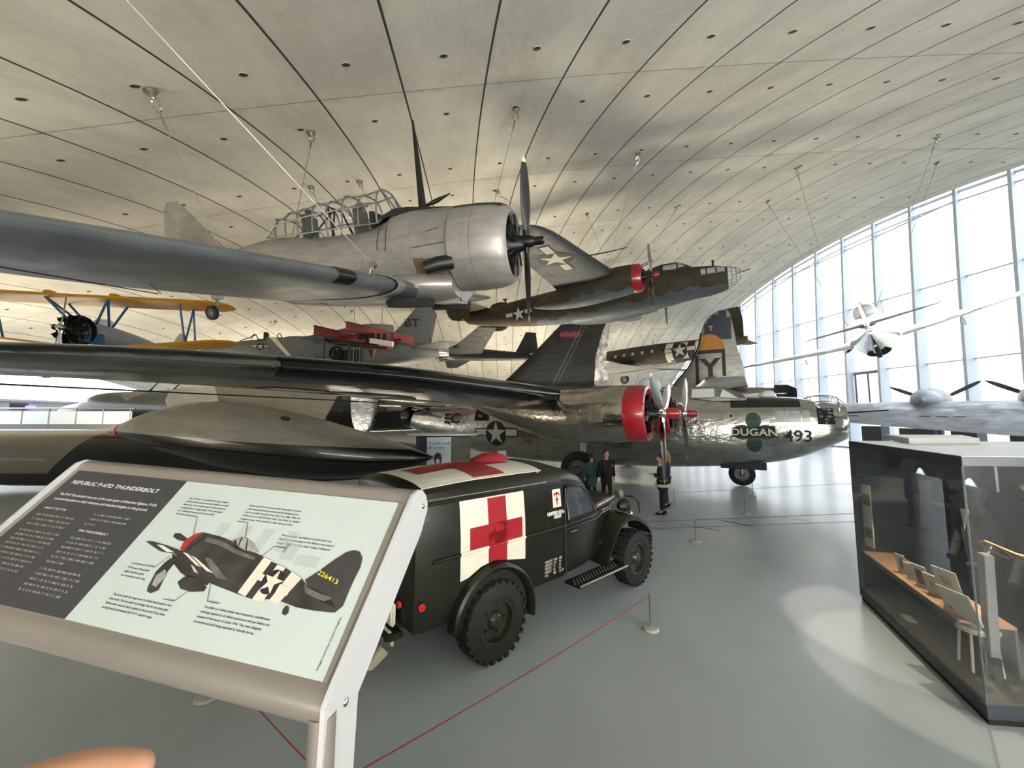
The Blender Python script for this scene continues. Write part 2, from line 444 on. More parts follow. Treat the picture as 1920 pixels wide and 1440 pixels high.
def decal(name, layers, o, u, v, targets, parent, grid=.12, off=.006, far=3., label=None):
    """layers: list of (polys, material, level). Prints shapes on a curved surface along -(u x v)."""
    o, u, v = Vector(o), Vector(u).normalized(), Vector(v).normalized(); nrm = u.cross(v)
    tree = bvh(targets) if targets else None
    bm = bmesh.new(); mats = []
    for polys, mname, lev in layers:
        if mname not in mats: mats.append(mname)
        mi = mats.index(mname); b2 = bmesh.new()
        for p in polys:
            vs = [b2.verts.new((a, b, 0)) for a, b in p]
            try: b2.faces.new(vs)
            except Exception: pass
        bmesh.ops.remove_doubles(b2, verts=b2.verts, dist=1e-5)
        if tree:
            bmesh.ops.triangulate(b2, faces=b2.faces)
            xs = [q.co.x for q in b2.verts]; ys = [q.co.y for q in b2.verts]
            for lo, hi, ax in ((min(xs), max(xs), 0), (min(ys), max(ys), 1)):
                k = math.ceil(lo/grid)
                while k*grid < hi:
                    co = [0, 0, 0]; co[ax] = k*grid; no = [0, 0, 0]; no[ax] = 1
                    bmesh.ops.bisect_plane(b2, geom=b2.verts[:]+b2.edges[:]+b2.faces[:], plane_co=co, plane_no=no, dist=1e-6); k += 1
        vm = {}
        for q in b2.verts:
            P = o+u*q.co.x+v*q.co.y
            if tree:
                h, hn, _, _ = tree.ray_cast(P+nrm*far, -nrm)
                if h is None: continue
                P = h+nrm*(off+lev*.003)
            else: P = P+nrm*(off+lev*.0006)
            vm[q] = bm.verts.new(P)
        for f in b2.faces:
            if all(q in vm for q in f.verts):
                try: g = bm.faces.new([vm[q] for q in f.verts]); g.material_index = mi
                except Exception: pass
        b2.free()
    bmesh.ops.recalc_face_normals(bm, faces=bm.faces)
    me = bpy.data.meshes.new(name); bm.to_mesh(me); bm.free()
    for q in mats: me.materials.append(M_[q])
    ob = bpy.data.objects.new(name, me); COL.objects.link(ob); ob.parent = parent
    if label: ob['label'] = label
    return ob
def insignia(r, rot=0., border=.09):
    def rt(ps): return [[(a*cos(rot)-b*sin(rot), a*sin(rot)+b*cos(rot)) for a, b in p] for p in ps]
    w = r; bar = .5*r
    return [(rt([disc_poly(r*1.03), rect(-2*w-border*r, -bar/2-border*r+.1*r, 2*w+border*r, bar/2+border*r+.1*r)]), 'insblue', 0),
            (rt([star_poly(r), rect(-2*w, -bar/2+.1*r, -w*.98, bar/2+.1*r), rect(w*.98, -bar/2+.1*r, 2*w, bar/2+.1*r)]), 'offwhite', 1)]
SB = ((1, 0, 0), (0, 0, 1))    # seen from the starboard side
PT = ((-1, 0, 0), (0, 0, 1))   # seen from the port side
# ------------------------------------------------------------------ the hall: a torus-segment concrete vault over a glass front
RT, RM, D0, TC, ZT = 245.03, 54.474, 41.934, 28.946, 18.551
E1 = Vector((-.085, 1, 0)).normalized(); E2 = Vector((E1.y, -E1.x, 0))
WALL = 31.06
def roof(a, b, inset=0.):
    """a: arc metres along the arch, b: arc metres from front to back; inset moves into the hall"""
    ph = a/RM; ps = b/RT; rho = (RT-RM)+(RM-inset)*cos(ph)
    return E1*(TC+(RM-inset)*sin(ph)) + E2*(D0+rho*sin(ps)) + Vector((0, 0, ZT-RT+rho*cos(ps)))
def roof_mat():
    m, n, b = newmat('precast_concrete')
    uv = n.new('ShaderNodeUVMap').outputs[0]; x, y, z = n.xyz(uv)
    # joints: x = arch metres (7.95 panels), y = depth metres (2.1 panels)
    fx = n.math('FRACT', n.math('DIVIDE', n.math('ADD', x, 20.2+79.5+.02), 7.95))
    fy = n.math('FRACT', n.math('DIVIDE', n.math('ADD', y, 44.8+2.1*60+.03), 2.1))
    j1 = n.math('LESS_THAN', fx, .03/7.95); j2 = n.math('LESS_THAN', fy, .05/2.1)
    jn = n.math('MAXIMUM', n.math('MULTIPLY', j1, .75), j2)
    cell = n.comb(n.math('FLOOR', n.math('DIVIDE', n.math('ADD', x, 99.7), 7.95)), n.math('FLOOR', n.math('DIVIDE', n.math('ADD', y, 170.8), 2.1)), 0.)
    w = n.new('ShaderNodeTexWhiteNoise'); n.link(cell, w.inputs['Vector'])
    big = n.noise(n.scale(uv, (.45, 1.1, 1)), .55, 8, .68); fine = n.noise(n.scale(uv, (1, 2.2, 1)), 3.2, 8, .72)
    c = n.mix(n.ramp(big, .32, .68), (.38, .365, .315), (.55, .535, .47))
    c = n.mix(n.math('MULTIPLY', n.ramp(fine, .35, .65), .35), c, (.59, .575, .51))
    c = n.mix(n.math('MULTIPLY', w.outputs['Value'], .34), c, (.34, .325, .285))
    # weather stains that gather along the joints
    edge = n.math('MINIMUM', n.math('MULTIPLY', fx, 7.95), n.math('MULTIPLY', fy, 6.))
    st = n.math('MULTIPLY', n.ramp(edge, 0., .5, 1., 0.), n.ramp(n.noise(uv, 1.1, 8, .7), .5, .68))
    c = n.mix(n.math('MULTIPLY', st, .5), c, (.15, .135, .11))
    c = n.mix(jn, c, (.022, .018, .014))
    n.link(c, b.inputs['Base Color']); b.inputs['Roughness'].default_value = .9
    n.link(n.bump(n.math('ADD', n.math('MULTIPLY', fine, .4), n.math('MULTIPLY', jn, -2.)), .25, .02), b.inputs['Normal'])
    return m
M_['concrete'] = roof_mat()
M_['holes'] = mat('painted_recess_shade', '2a2520', .9)
AMAX = 46.5
def vault():
    B0, B1 = -77.0, None
    me = bpy.data.meshes.new('ceiling'); bm = bmesh.new(); uvl = bm.loops.layers.uv.new('UVMap')
    na, nb = 96, 64; grid = []
    for i in range(na+1):
        a = -AMAX-1+(2*AMAX+2)*i/na; row = []
        # front edge follows the glass wall plane
        ph = a/RM; rho = (RT-RM)+RM*cos(ph)
        bf = math.asin((WALL+.55-D0)/rho)*RT
        for j in range(nb+1):
            b = B0+(bf-B0)*j/nb; row.append((bm.verts.new(roof(a, b)), a, b))
        grid.append(row)
    for i in range(na):
        for j in range(nb):
            q = [grid[i][j], grid[i+1][j], grid[i+1][j+1], grid[i][j+1]]
            f = bm.faces.new([k[0] for k in q])
            for lp, k in zip(f.loops, q): lp[uvl].uv = (k[1], k[2])
            f.smooth = True
    # outer skin gives the shell its thickness
    ret = bmesh.ops.duplicate(bm, geom=bm.faces[:])
    for v in [g for g in ret['geom'] if isinstance(g, bmesh.types.BMVert)]: v.co.z += .55
    # hanging-point recesses: low rims round flat dark discs that paint the inner shade
    for ta in range(-5, 6):
        for s_ in (-1, 1):
            a = -20.2+7.95*(ta+2)+1.58*s_
            if abs(a) > 44: continue
            for k in range(-16, 22):
                b = -43.75+2.1*k
                if b > -11.6 or b < B0+1: continue
                P = roof(a, b, .0); nI = (roof(a, b, 1.)-P).normalized()
                u = nI.cross(Vector((0, 1, 0))).normalized(); w = nI.cross(u)
                r = []
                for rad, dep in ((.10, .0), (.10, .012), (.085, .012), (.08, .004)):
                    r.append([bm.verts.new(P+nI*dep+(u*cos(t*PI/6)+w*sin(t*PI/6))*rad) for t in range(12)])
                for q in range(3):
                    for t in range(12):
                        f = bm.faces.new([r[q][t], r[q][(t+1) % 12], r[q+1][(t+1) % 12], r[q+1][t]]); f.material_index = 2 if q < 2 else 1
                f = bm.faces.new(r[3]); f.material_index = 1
    bm.to_mesh(me); bm.free()
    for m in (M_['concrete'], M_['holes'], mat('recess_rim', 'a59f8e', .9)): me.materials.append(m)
    o = bpy.data.objects.new('ceiling', me); COL.objects.link(o); tag(o, kind='structure')
vault()

def floor_mat():
    m, n, b = newmat('epoxy_floor'); o = n.obj()
    c = n.mix(n.ramp(n.noise(o, .35, 5), .1, .9), (.34, .395, .425), (.40, .45, .475))
    c = n.mix(n.math('MULTIPLY', n.ramp(n.noise(n.scale(o, (1, .25, 1)), 1.2, 6), .2, .9), .2), c, (.12, .13, .135))
    n.link(c, b.inputs['Base Color'])
    n.link(n.ramp(n.noise(o, .5, 4), .1, .9, .285, .36), b.inputs['Roughness']); b.inputs['Specular IOR Level'].default_value = .35
    b.inputs['Coat Weight'].default_value = .12; b.inputs['Coat Roughness'].default_value = .15
    n.link(n.bump(n.noise(n.scale(o, (1, .5, 1)), 1.1, 2, .4), .10, .01), b.inputs['Normal'])
    return m
M_['floor'] = floor_mat()
m = M(); m.add([(-80, -30, 0), (32.2, -30, 0), (32.2-.0, 90, 0), (-80, 90, 0)], [(0, 1, 2, 3)])
fl = mk('floor', m, 'floor', smooth=0); tag(fl, kind='structure')
# service duct lines and a bolted hatch set into the floor
m = M()
def gline(a, b, w=.03, z=.003):
    a, b = Vector(a), Vector(b); d = (b-a).normalized(); s_ = Vector((-d.y, d.x))*w/2
    m.add([(a.x+s_.x, a.y+s_.y, z), (a.x-s_.x, a.y-s_.y, z), (b.x-s_.x, b.y-s_.y, z), (b.x+s_.x, b.y+s_.y, z)], [(0, 1, 2, 3)])
gline((2.2, 9.9), (12, 11.3), .025); gline((2.4, 9.35), (12, 10.5), .02); gline((4.2, 9.9), (4.9, 9.3)); gline((5.4, 10.2), (5.9, 9.7), .05)
gline((3, 13.2), (16, 16.4), .03); gline((3.1, 9.95), (3.6, 9.4), .02); gline((7.1, 10.7), (7.6, 10.2), .02)
tag(mk('trim_1', m, 'dark', smooth=0), kind='structure')

# raised walkway the visitor stands on
m = M(); m.box((0, -1.1, 1.0), (7, 3.6, .16)); m.box((0, -1.1, .46), (6.6, 3.2, .92))
tag(mk('trim_2', m, M_['conc2'], smooth=0), kind='structure')

# glass front: bays between tapering fins
def wallpt(t, z, out=0.): return E1*t+E2*(WALL+out)+Vector((0, 0, z))
def arch_z(t, inset=0.):
    a = math.asin(max(-1, min(1, (t-TC)/RM)))*RM
    ph = a/RM; rho = (RT-RM)+(RM)*cos(ph)
    return ZT-RT+rho*math.sqrt(max(0, 1-((WALL+.3-D0)/rho)**2))
SP = 2.68; T0 = 22.089-.1
TR = [(6.45), (11.9), (17.2)]
win = 0
k = -9
ts = [T0+SP*k for k in range(-13, 17)]
for i in range(len(ts)-1):
    t0, t1 = ts[i], ts[i+1]
    z0, z1 = arch_z(t0), arch_z(t1)
    if max(z0, z1) < .3: continue
    z0, z1 = max(z0, .05), max(z1, .05); win += 1
    w = empty('window_%d' % win, wallpt(t0, 0)); tag(w, kind='structure'); O = wallpt(t0, 0)
    g = M(); g.add([wallpt(t0, .05, .9)-O, wallpt(t1, .05, .9)-O, wallpt(t1, z1, .9)-O, wallpt(t0, z0, .9)-O], [(0, 1, 2, 3)])
    mk('pane', g, 'glass', w, smooth=0)
    g = M()
    zt = max(z0+.1, .4); prof = []
    for q in range(13):
        z = zt*q/12; d = .95-.6*(q/12)**1.6; prof.append((z, d))
    for side in (-.09, .09): pass
    rings = [[wallpt(t0-.09, z, .9-d)-O, wallpt(t0+.09, z, .9-d)-O, wallpt(t0+.09, z, .9)-O, wallpt(t0-.09, z, .9)-O] for z, d in prof]
    g.loft(rings); mk('mullion', g, 'mull', w, smooth=0)
    g = M()
    for z in TR:
        if z > min(z0, z1)-.3: continue
        g.tube([wallpt(t0, z, .78)-O, wallpt(t1, z, .78)-O], .055, 6)
        g.box(wallpt(t1-.3, z, .7)-O, (.5, .1, .07), 0, rz=math.atan2(E1.y, E1.x))
    for z in (.1,): g.tube([wallpt(t0, z, .85)-O, wallpt(t1, z, .85)-O], .1, 6)
    g.tube([wallpt(t0, z0-.75, .8)-O, wallpt(t1, z1-.75, .8)-O], .06, 6)
    g.tube([wallpt(t0, z0-.1, .85)-O, wallpt(t1, z1-.1, .85)-O], .12, 6)
    mk('transom', g, 'mull', w, smooth=30)
# doorway in the glass front
d = empty('door_1', wallpt(T0+SP*2, 0)); tag(d, kind='structure'); O = wallpt(T0+SP*2, 0)
g = M()
for t in (.3, 1.35, 2.4): g.tube([wallpt(T0+SP*2+t, 3.6, .6)-O, wallpt(T0+SP*2+t, 6.3, .6)-O], .07, 6)
for z in (3.6, 6.3): g.tube([wallpt(T0+SP*2+.2, z, .6)-O, wallpt(T0+SP*2+2.5, z, .6)-O], .09, 6)
mk('door_frame', g, 'rimgrey', d)
# low walls outside / stores along the glass foot
m = M()
for t, w_, h in ((33, 1.6, 1.9), (36.5, 1.1, 1.6), (27.4, 1.5, 2.0), (24.3, 2.2, 1.9), (21.7, 1.3, 2.0), (18.8, 1.6, 1.9), (16.2, 1.1, 1.9)):
    m.box(wallpt(t, h/2, -.6), (w_, .7, h), 0, rz=math.atan2(E1.y, E1.x))
tag(mk('trim_3', m, M_['caseframe'], smooth=0), kind='structure')

# rear lobby wall with an arched doorway, glazing between it and the vault edge
BW = -44.
def bw(t, z, o=0.): return E1*t+E2*(BW+o)+Vector((0, 0, z))
m = M()
m.box(bw(30, 2.1), (70, .4, 4.2), 0, rz=math.atan2(E1.y, E1.x))
m.box(bw(30, 4.3, .1), (70, .7, .16), 0, rz=math.atan2(E1.y, E1.x))
tag(mk('wall_back', m, 'conc2', smooth=0), kind='structure')
m = M()
m.prism([(1.9*cos(a*PI/16), 1.9*sin(a*PI/16)) for a in range(17)]+[(-1.9, -1.6), (1.9, -1.6)], lambda u, v, w: bw(34.5+u, 1.9+v, .22+w), .03)
m.box(bw(40.6, 3.7, .24), (1.4, .05, .6), 0, rz=math.atan2(E1.y, E1.x))
tag(mk('door_2', m, 'dark', smooth=0), kind='structure')
m = M(); m.add([bw(-8, 4.38), bw(68, 4.38), bw(68, 12), bw(-8, 12)], [(0, 1, 2, 3)])
o = mk('window_%d' % (win+1), m, 'glass', smooth=0); tag(o, kind='structure')
m = M()
for t in (24, 30, 36.8, 41.5, 48): m.tube([bw(t, 4.3, .2), bw(t-.6, 7, .2)], .05, 6)
tag(mk('trim_4', m, 'mull'), kind='structure')
# exit corridor lamp glow
o = mk('corridor_lamp', (lambda q: (q.tube([bw(41.0, 3.72, .4), bw(41.8, 3.72, .4)], .09, 8), q)[1])(M()), mat('violet_lamp', '5a3cff', .4, emit='5a30ff', es=3.))
tag(o, 'violet glowing lamp tube high on the far back wall at left', 'lamp')
# upper gallery with glass balustrade
m = M(); m.box((-33.5, 27.2, 1.1), (14, .25, 2.2)); m.box((-33.5, 28.2, 1.9), (14, 2.2, .2))
tag(mk('wall_left', m, 'conc2', smooth=0), kind='structure')
b_ = empty('glass_balustrade', (-33.5, 27.1, 2.2), label='pale glass balustrade with steel rail on the far gallery, left edge', cat='railing')
m = M()
m.box((0, 0, .45), (13.6, .03, .9)); mk('glass_panel', m, 'paleglass', b_, smooth=0)
m = M(); m.tube([(-7, 0, 1.1), (7, 0, 1.1)], .05, 8); mk('handrail', m, 'steel', b_)
for k in range(8):
    m = M(); m.box((-6.6+1.9*k, 0, .5), (.06, .08, 1.1)); mk('post', m, 'steel', b_, smooth=0)

# outside: apron, grass, a distant tree line
m = M(); m.add([(32.3, -120, -.02), (600, -120, -.02), (600, 700, -.02), (-400, 700, -.02), (-400, 91, -.02), (32.3, 91, -.02)], [(0, 1, 2, 3, 4, 5)])
tag(mk('ground', m, 'grass', smooth=0), kind='structure')
m = M(); m.add([(32.3, -40, -.0), (75, -40, -.0), (75, 90, -.0), (32.3, 90, -.0)], [(0, 1, 2, 3)])
tag(mk('apron', m, 'tarmac', smooth=0), kind='structure')
random.seed(3)
m = M()
for i in range(70):
    x, y = 150+i*2.2+random.uniform(-6, 6), 175-i*1.7+random.uniform(-6, 6); r = random.uniform(3, 6)
    rr = []
    for q in range(6):
        a = q/5*PI; rr.append([(x+r*sin(a)*cos(t*PI/4)*random.uniform(.85, 1.15), y+r*sin(a)*sin(t*PI/4), 3.1+1.1*r*.8*-cos(a)*.9) for t in range(8)])
    m.loft(rr)
tl = mk('distant_trees', m, 'leaf', smooth=80); tag(tl, 'hazy line of distant trees beyond the glass wall, right side', 'trees', kind='stuff')

# ------------------------------------------------------------------ camera, daylight, up-lighters, added front fill
cam = bpy.data.cameras.new('camera'); co = bpy.data.objects.new('camera', cam); COL.objects.link(co)
co.location = (0, 0, 2.65); co.rotation_euler = (R(95), 0, 0)
cam.sensor_width = 36; cam.lens = 36*721/1920; cam.clip_start = .02; cam.clip_end = 2000
cam.dof.use_dof = True; cam.dof.focus_distance = 7; cam.dof.aperture_fstop = 22
SC.camera = co
wd = bpy.data.worlds.new('overcast'); SC.world = wd; wd.use_nodes = True
nt = wd.node_tree; bg = nt.nodes['Background']
tc = nt.nodes.new('ShaderNodeTexCoord'); sx = nt.nodes.new('ShaderNodeSeparateXYZ'); mr = nt.nodes.new('ShaderNodeMapRange')
nt.links.new(tc.outputs['Generated'], sx.inputs[0]); nt.links.new(sx.outputs[2], mr.inputs[0])
mr.inputs[1].default_value = 0; mr.inputs[2].default_value = 1; mr.inputs[3].default_value = 1.; mr.inputs[4].default_value = 1.25
mv = nt.nodes.new('ShaderNodeMath'); mv.operation = 'MULTIPLY'; mv.inputs[1].default_value = 1.0
nt.links.new(mr.outputs[0], mv.inputs[0]); nt.links.new(mv.outputs[0], bg.inputs['Strength'])
bg.inputs['Color'].default_value = (.93, .975, 1.0, 1)
def uplight(name, loc, tgt, power, size=.6, col=(1, .80, .55), ang=150):
    L = bpy.data.lights.new(name, 'SPOT'); L.energy = power; L.color = col; L.shadow_soft_size = size; L.spot_size = R(ang); L.spot_blend = .8
    o = bpy.data.objects.new(name, L); COL.objects.link(o); o.location = loc
    o.rotation_euler = (Vector(tgt)-Vector(loc)).to_track_quat('-Z', 'Y').to_euler()
    return o
def uppanel(loc, size, power, col=(1, .86, .66), tilt=(0, 0), spread=180):
    L = bpy.data.lights.new('uplight_fill_bank', 'AREA'); L.energy = power; L.color = col; L.shape = 'RECTANGLE'; L.size, L.size_y = size; L.spread = R(spread)
    o = bpy.data.objects.new('uplight_fill_bank', L); COL.objects.link(o); o.location = loc; o.rotation_euler = (R(180+tilt[0]), R(tilt[1]), 0)
uppanel((-16, 37, .4), (16, 2), 1050)
uppanel((6, 45, .4), (22, 2), 900)
uppanel((-26, 20, .4), (6, 10), 420)
uppanel((4, -5.4, 2.0), (18, 2.2), 820, (1, .975, .92), (-33, 0))  # added fill behind the camera, stands in for daylight from glazing there
uppanel((8, -6, .4), (8, 3), 700, (1, .98, .93))
uppanel((4, 26, .4), (12, 2), 900)
uppanel((-12, 4, .4), (4, 4), 150)
vs = SC.view_settings; vs.view_transform = 'Standard'; vs.look = 'None'; vs.gamma = 1; vs.use_curve_mapping = False; vs.exposure = 2.1
SC.cycles.use_denoising = True; SC.cycles.max_bounces = 6; SC.cycles.use_adaptive_sampling = True; SC.cycles.adaptive_threshold = .03; SC.cycles.transparent_max_bounces = 16
SC.cycles.sample_clamp_indirect = 8

# further materials
M_['brownm'] = mat('exhaust_soot', '5d4a3a', .5, var=.4, nscale=9)
M_['paleglassT'] = M_['paleglass']
M_['windowpale'] = mat('pale_window_pane', 'a8b4ba', .15, .3)  # opaque pale colour stands in for daylight seen through the side windows
M_['windowdark'] = mat('dark_window_pane', '1c2226', .1, .2)
M_['propdark'] = mat('propeller_dark', '3b3b3b', .3, .6)
M_['b52f'] = skinmat('camouflage_fuselage', '6a6457', .28, 0., 1.6, 1.1, .2, .1, .08, camo=('0b0c0f', -1.95, .12, .3, '2f3230', 0.), coat=.4)
M_['b52w'] = skinmat('camouflage_wing', '726b5b', .3, 0., 1.6, 9., .15, .1, .06, coat=.3)
M_['redno'] = mat('faded_red_number', '7c2730', .6)
M_['torn'] = mat('weathered_metal_strip', 'b9b7b4', .4, .5, var=.6, nscale=2.5)
M_['steelblue'] = mat('silver_blue_fabric', '8b93a3', .35, .3)
M_['underdark'] = mat('dull_metal', '55595d', .5, .4)
M_['propblack2'] = mat('propeller_dark_grey', '4b4d55', .5)
M_['printplane2'] = mat('print_tail', '302e2f', .5, var=.25, nscale=10)
M_['vehglass'] = mat('vehicle_glass', '3a4046', .06, .0, var=.1, coat=1., spec=.8)
M_['odl'] = mat('pale_highlight_edge', '8f8f86', .35, .3)  # pale colour paints the highlights on louvres and hood edge; also bright board edges
M_['odrim'] = mat('wheel_disc_olive', '26271f', .35, coat=.3)
M_['redfab'] = mat('red_fabric_cover', '8a1a20', .6, bumps=.3, nscale=3)
M_['seamm'] = mat('glass_edge', '5d6b70', .3)
M_['whitebase'] = mat('grey_white_base', 'a9aaa8', .4)
M_['printsilver2'] = mat('print_slate', '5d6a74', .5, var=0)
M_['skinhand'] = mat('warm_skin', 'c08f72', .6, var=.06, nscale=30)
# ------------------------------------------------------------------ silver trainer hanging overhead (nearest aircraft)
def mirror(secs): return [(-s[0], *s[1:]) for s in secs[::-1]]
def build_trainer():
    t = empty('trainer_aircraft', (.34, 6.69, 5.82), (14, 1.72, -15.67), 'silver radial-engined trainer aircraft hanging nearest the camera, upper left, with long framed canopy', 'aircraft')
    F = mk('fuselage', fus([(-1.25, -.74, .72, .70), (-1.9, -.84, .76, .66), (-2.5, -.93, .80, .60), (-2.8, -.96, .62, .56, 2.2), (-3.4, -.97, .46, .53, 2.4), (-4.4, -.88, .47, .48, 2.3), (-5.35, -.72, .56, .42), (-5.9, -.60, .55, .36), (-6.8, -.44, .44, .27), (-7.8, -.22, .36, .16), (-8.6, -.02, .26, .06), (-8.75, .06, .2, .02)]), 'alu', t)
    m = M(); m.lathe([(-.55, .50), (-.36, .53), (-.30, .58), (-.33, .64), (-.45, .705), (-.62, .745), (-.9, .765), (-1.32, .765), (-1.34, .75), (-1.3, .70), (-.6, .68), (-.55, .50)], 56, (0, 0, -.04))
    cw = mk('engine_cowling', m, 'alu', t)
    # cowling seams and anti-glare band
    m = M(); m.lathe([(-.90, .768), (-.905, .768)], 56, (0, 0, -.04)); mk('cowling_seam', m, 'dark', cw)
    m = M(); rr = []
    for x, r in ((-.42, .705), (-.50, .733), (-.62, .753), (-.9, .772), (-1.33, .772)):
        rr.append([(x, r*cos(a), -.04+r*sin(a)) for a in [R(58+64*k/14) for k in range(15)]])
    m.loft(rr, caps=False, closed=False)
    mk('antiglare_panel', m, 'matblack', cw)
    m = M(); rr = []
    for x, zt, w in ((-1.30, .735, .34), (-1.6, .765, .36), (-2.0, .80, .38), (-2.35, .84, .40), (-2.62, .84, .42), (-2.85, .74, .46), (-3.0, .58, .50)):
        rr.append([(x, w*sin(a), zt-.34*(1-cos(a))-.0) for a in [R(-72+144*k/14) for k in range(15)]])
    m.loft(rr, caps=False, closed=False); mk('antiglare_deck', m, 'matblack', t)
    radial(t, (-.42, 0, -.04), .60)
    m = M(); m.lathe([(-.28, .16), (-.2, .13), (-.1, .09)], 20, (0, 0, 0)); m.lathe([(-.6, .05), (-.6, .66)], 30, (0, 0, -.04)); mk('gear_housing', m, 'engine', t)
    h = prop(t, (-.08, 0, 0), 1.43, [R(1), R(181)], 'propdark', .21, 'engine', None, tip=True, hubr=.1)
    m = M(); m.lathe([(.02, .075), (.22, .075), (.24, .06), (.25, .01)], 18, (0, 0, 0)); mk('hub_cap', m, 'engine', h)
    m = M(); m.lathe([(.245, .055), (.256, .055), (.256, .04), (.245, .04)], 18, (0, 0, 0)); mk('hub_ring', m, 'chrome', h)
    # wings
    ws = [(-.3, -1.85, -.80, 2.6, .15, .1), (-1.33, -1.98, -.74, 2.45, .15, .14), (-2.6, -2.2, -.67, 2.25, .14, .18), (-4.0, -2.45, -.60, 2.0, .13, .2), (-5.2, -2.65, -.56, 1.72, .12, .15), (-6.0, -2.82, -.52, 1.4, .11, .1), (-6.35, -3.0, -.50, 1.0, .1, .06), (-6.45, -3.25, -.5, .5, .09, .02)]
    for s_, nm in ((1, 'wing'), (-1, 'wing')):
        sec = ws if s_ == 1 else mirror(ws)
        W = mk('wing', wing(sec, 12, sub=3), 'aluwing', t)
        if s_ == 1:
            k = 1.012
            jn = [(-1.36, -1.97, -.738, 2.47, .155, .14), (-1.30, -1.965, -.742, 2.48, .155, .14)]
            mk('wing_joint_strip', wing(jn, 12, grow=1.03), 'black', W)
            jn = [(-1.30, -1.935, -.74, 2.52, .158, .14), (-1.14, -1.93, -.75, 2.52, .158, .14)]
            mk('wing_joint_cover', wing(jn, 12, grow=1.05), 'alu', W)
            lt = [(-2.15, -2.12, -.695, 2.33, .14, .17), (-2.45, -2.174, -.678, 2.28, .14, .175)]
            mk('landing_light', le_strip(lt, .07, off=.008), 'black', W)
            m = M(); m.tube([(-2.15, -2.25, -.70), (-2.17, -2.25, -.70)], .02, 12); mk('lamp_glass', m, 'chrome', W)
            # aileron and flap gap lines underneath, small access plates
            m = M()
            for a, b in (((-3.9, -3.6), (-3.4, -6.0)), ((-3.85, -3.6), (-4.15, -3.6)), ((-4.1, -.5), (-3.9, -3.5))):
                m.tube([(a[0], a[1], -.93), (b[0], b[1], -.70)], .006, 4)
            mk('aileron_gap', m, 'dark', W)
    # fillet between wing root and fuselage
    m = fus([(-1.35, -.95, -.45, .55), (-1.8, -1.0, -.40, .78), (-2.4, -1.0, -.40, .84), (-3.4, -.99, -.45, .76), (-4.6, -.93, -.55, .60), (-5.4, -.85, -.6, .3)])
    mk('wing_fillet', m, 'alu', t)
    # wheel well mouths under the roots
    for s_ in (-1, 1):
        m = M(); m.lathe([(-.07, .01), (-.07, .40), (.0, .43), (.06, .40), (.06, .01)], 28, (-2.02, s_*.86, -1.02), 'z'); 
        o = mk('wheel_well', m, 'dark', t); o.scale = (1, 1, 1)
    # exhaust
    m = M(); m.tube([(-1.28, -.62, -.34), (-1.5, -.74, -.38), (-1.72, -.80, -.44)], [.13, .13, .12], 14); mk('exhaust_pipe', m, 'black', t)
    decal('exhaust_stain', [([[(-1.45, -.28), (-2.05, -.22), (-2.02, -.5), (-1.3, -.55)]], 'brownm', 0)], (0, 0, 0), *SB, [F], t)
    m = M(); m.box((-1.62, -.0, -.93), (.5, .42, .2)); m.box((-1.34, 0, -.93), (.02, .34, .14)); mk('oil_cooler_scoop', m, 'alu', t, bevel=.04)
    m = M(); m.box((-1.36, 0, -.93), (.03, .3, .12)); mk('scoop_mouth', m, 'dark', t)
    # canopy greenhouse
    cz = lambda x: .47+.04*(x+5.4)/2.5
    st = [(-2.86, 1.20, .42), (-3.25, 1.13, .44), (-3.62, 1.16, .43), (-3.98, 1.10, .44), (-4.32, 1.10, .43), (-4.68, 1.03, .43), (-5.0, 1.0, .42), (-5.28, .90, .40)]
    g = M(); rr = []
    for x, zt, w in [(-2.62, .78, .30)]+st+[(-5.62, .55, .30)]:
        z0 = cz(x) if x < -2.7 else .7
        rr.append([(x, w*math.copysign(abs(cos(a))**.6, cos(a)), z0+(zt-z0)*sin(a)**.8 if sin(a) > 0 else z0) for a in [PI*k/12 for k in range(13)]])
    g.loft(rr, caps=False, closed=False); can = mk('canopy', g, 'glass', t)
    for x, zt, w in st:
        z0 = cz(x); m = M()
        m.tube([(x, w*math.copysign(abs(cos(a))**.6, cos(a)), z0+(zt-z0)*max(0, sin(a))**.8) for a in [PI*k/16 for k in range(17)]], .018, 6)
        mk('canopy_frame', m, 'rimgrey', can)
    m = M()
    for y_, hh in ((1, .0), (1, .52), (.5, .93)):
        for s_ in (-1, 1):
            m.tube([(x, s_*w*(y_ if hh else 1), cz(x)+(zt-cz(x))*hh) for x, zt, w in st], .014, 6)
    for s_ in (-1, 1):
        m.tube([(-2.86, s_*.18, 1.18), (-2.60, s_*.16, .8)], .02, 6); m.tube([(-2.86, s_*.42, cz(-2.86)), (-2.6, s_*.3, .72)], .02, 6)
        m.tube([(-5.28, s_*.36, .75), (-5.6, s_*.3, .55)], .018, 6)
        m.tube([(-5.28, s_*.40, cz(-5.3)), (-5.62, s_*.3, .52)], .018, 6)
    mk('canopy_rail', m, 'rimgrey', can)
    for x in (-3.5, -4.75):
        m = M(); m.box((x, 0, .62), (.08, .42, .62)); m.box((x+.2, 0, .36), (.42, .42, .08)); m.box((x, 0, .98), (.06, .2, .12)); mk('seat', m, 'seat', t, bevel=.02)
    m = M(); m.tube([(-3.9, -.35, .4), (-4.1, -.2, 1.0), (-4.1, .2, 1.0), (-3.9, .35, .4)], .025, 6); m.tube([(-4.1, 0, 1.0), (-4.5, -.3, .4)], .02, 6); m.tube([(-4.1, 0, 1.0), (-4.5, .3, .4)], .02, 6); m.box((-3.05, 0, .62), (.08, .62, .3)); mk('rollover_frame', m, 'odd', t)
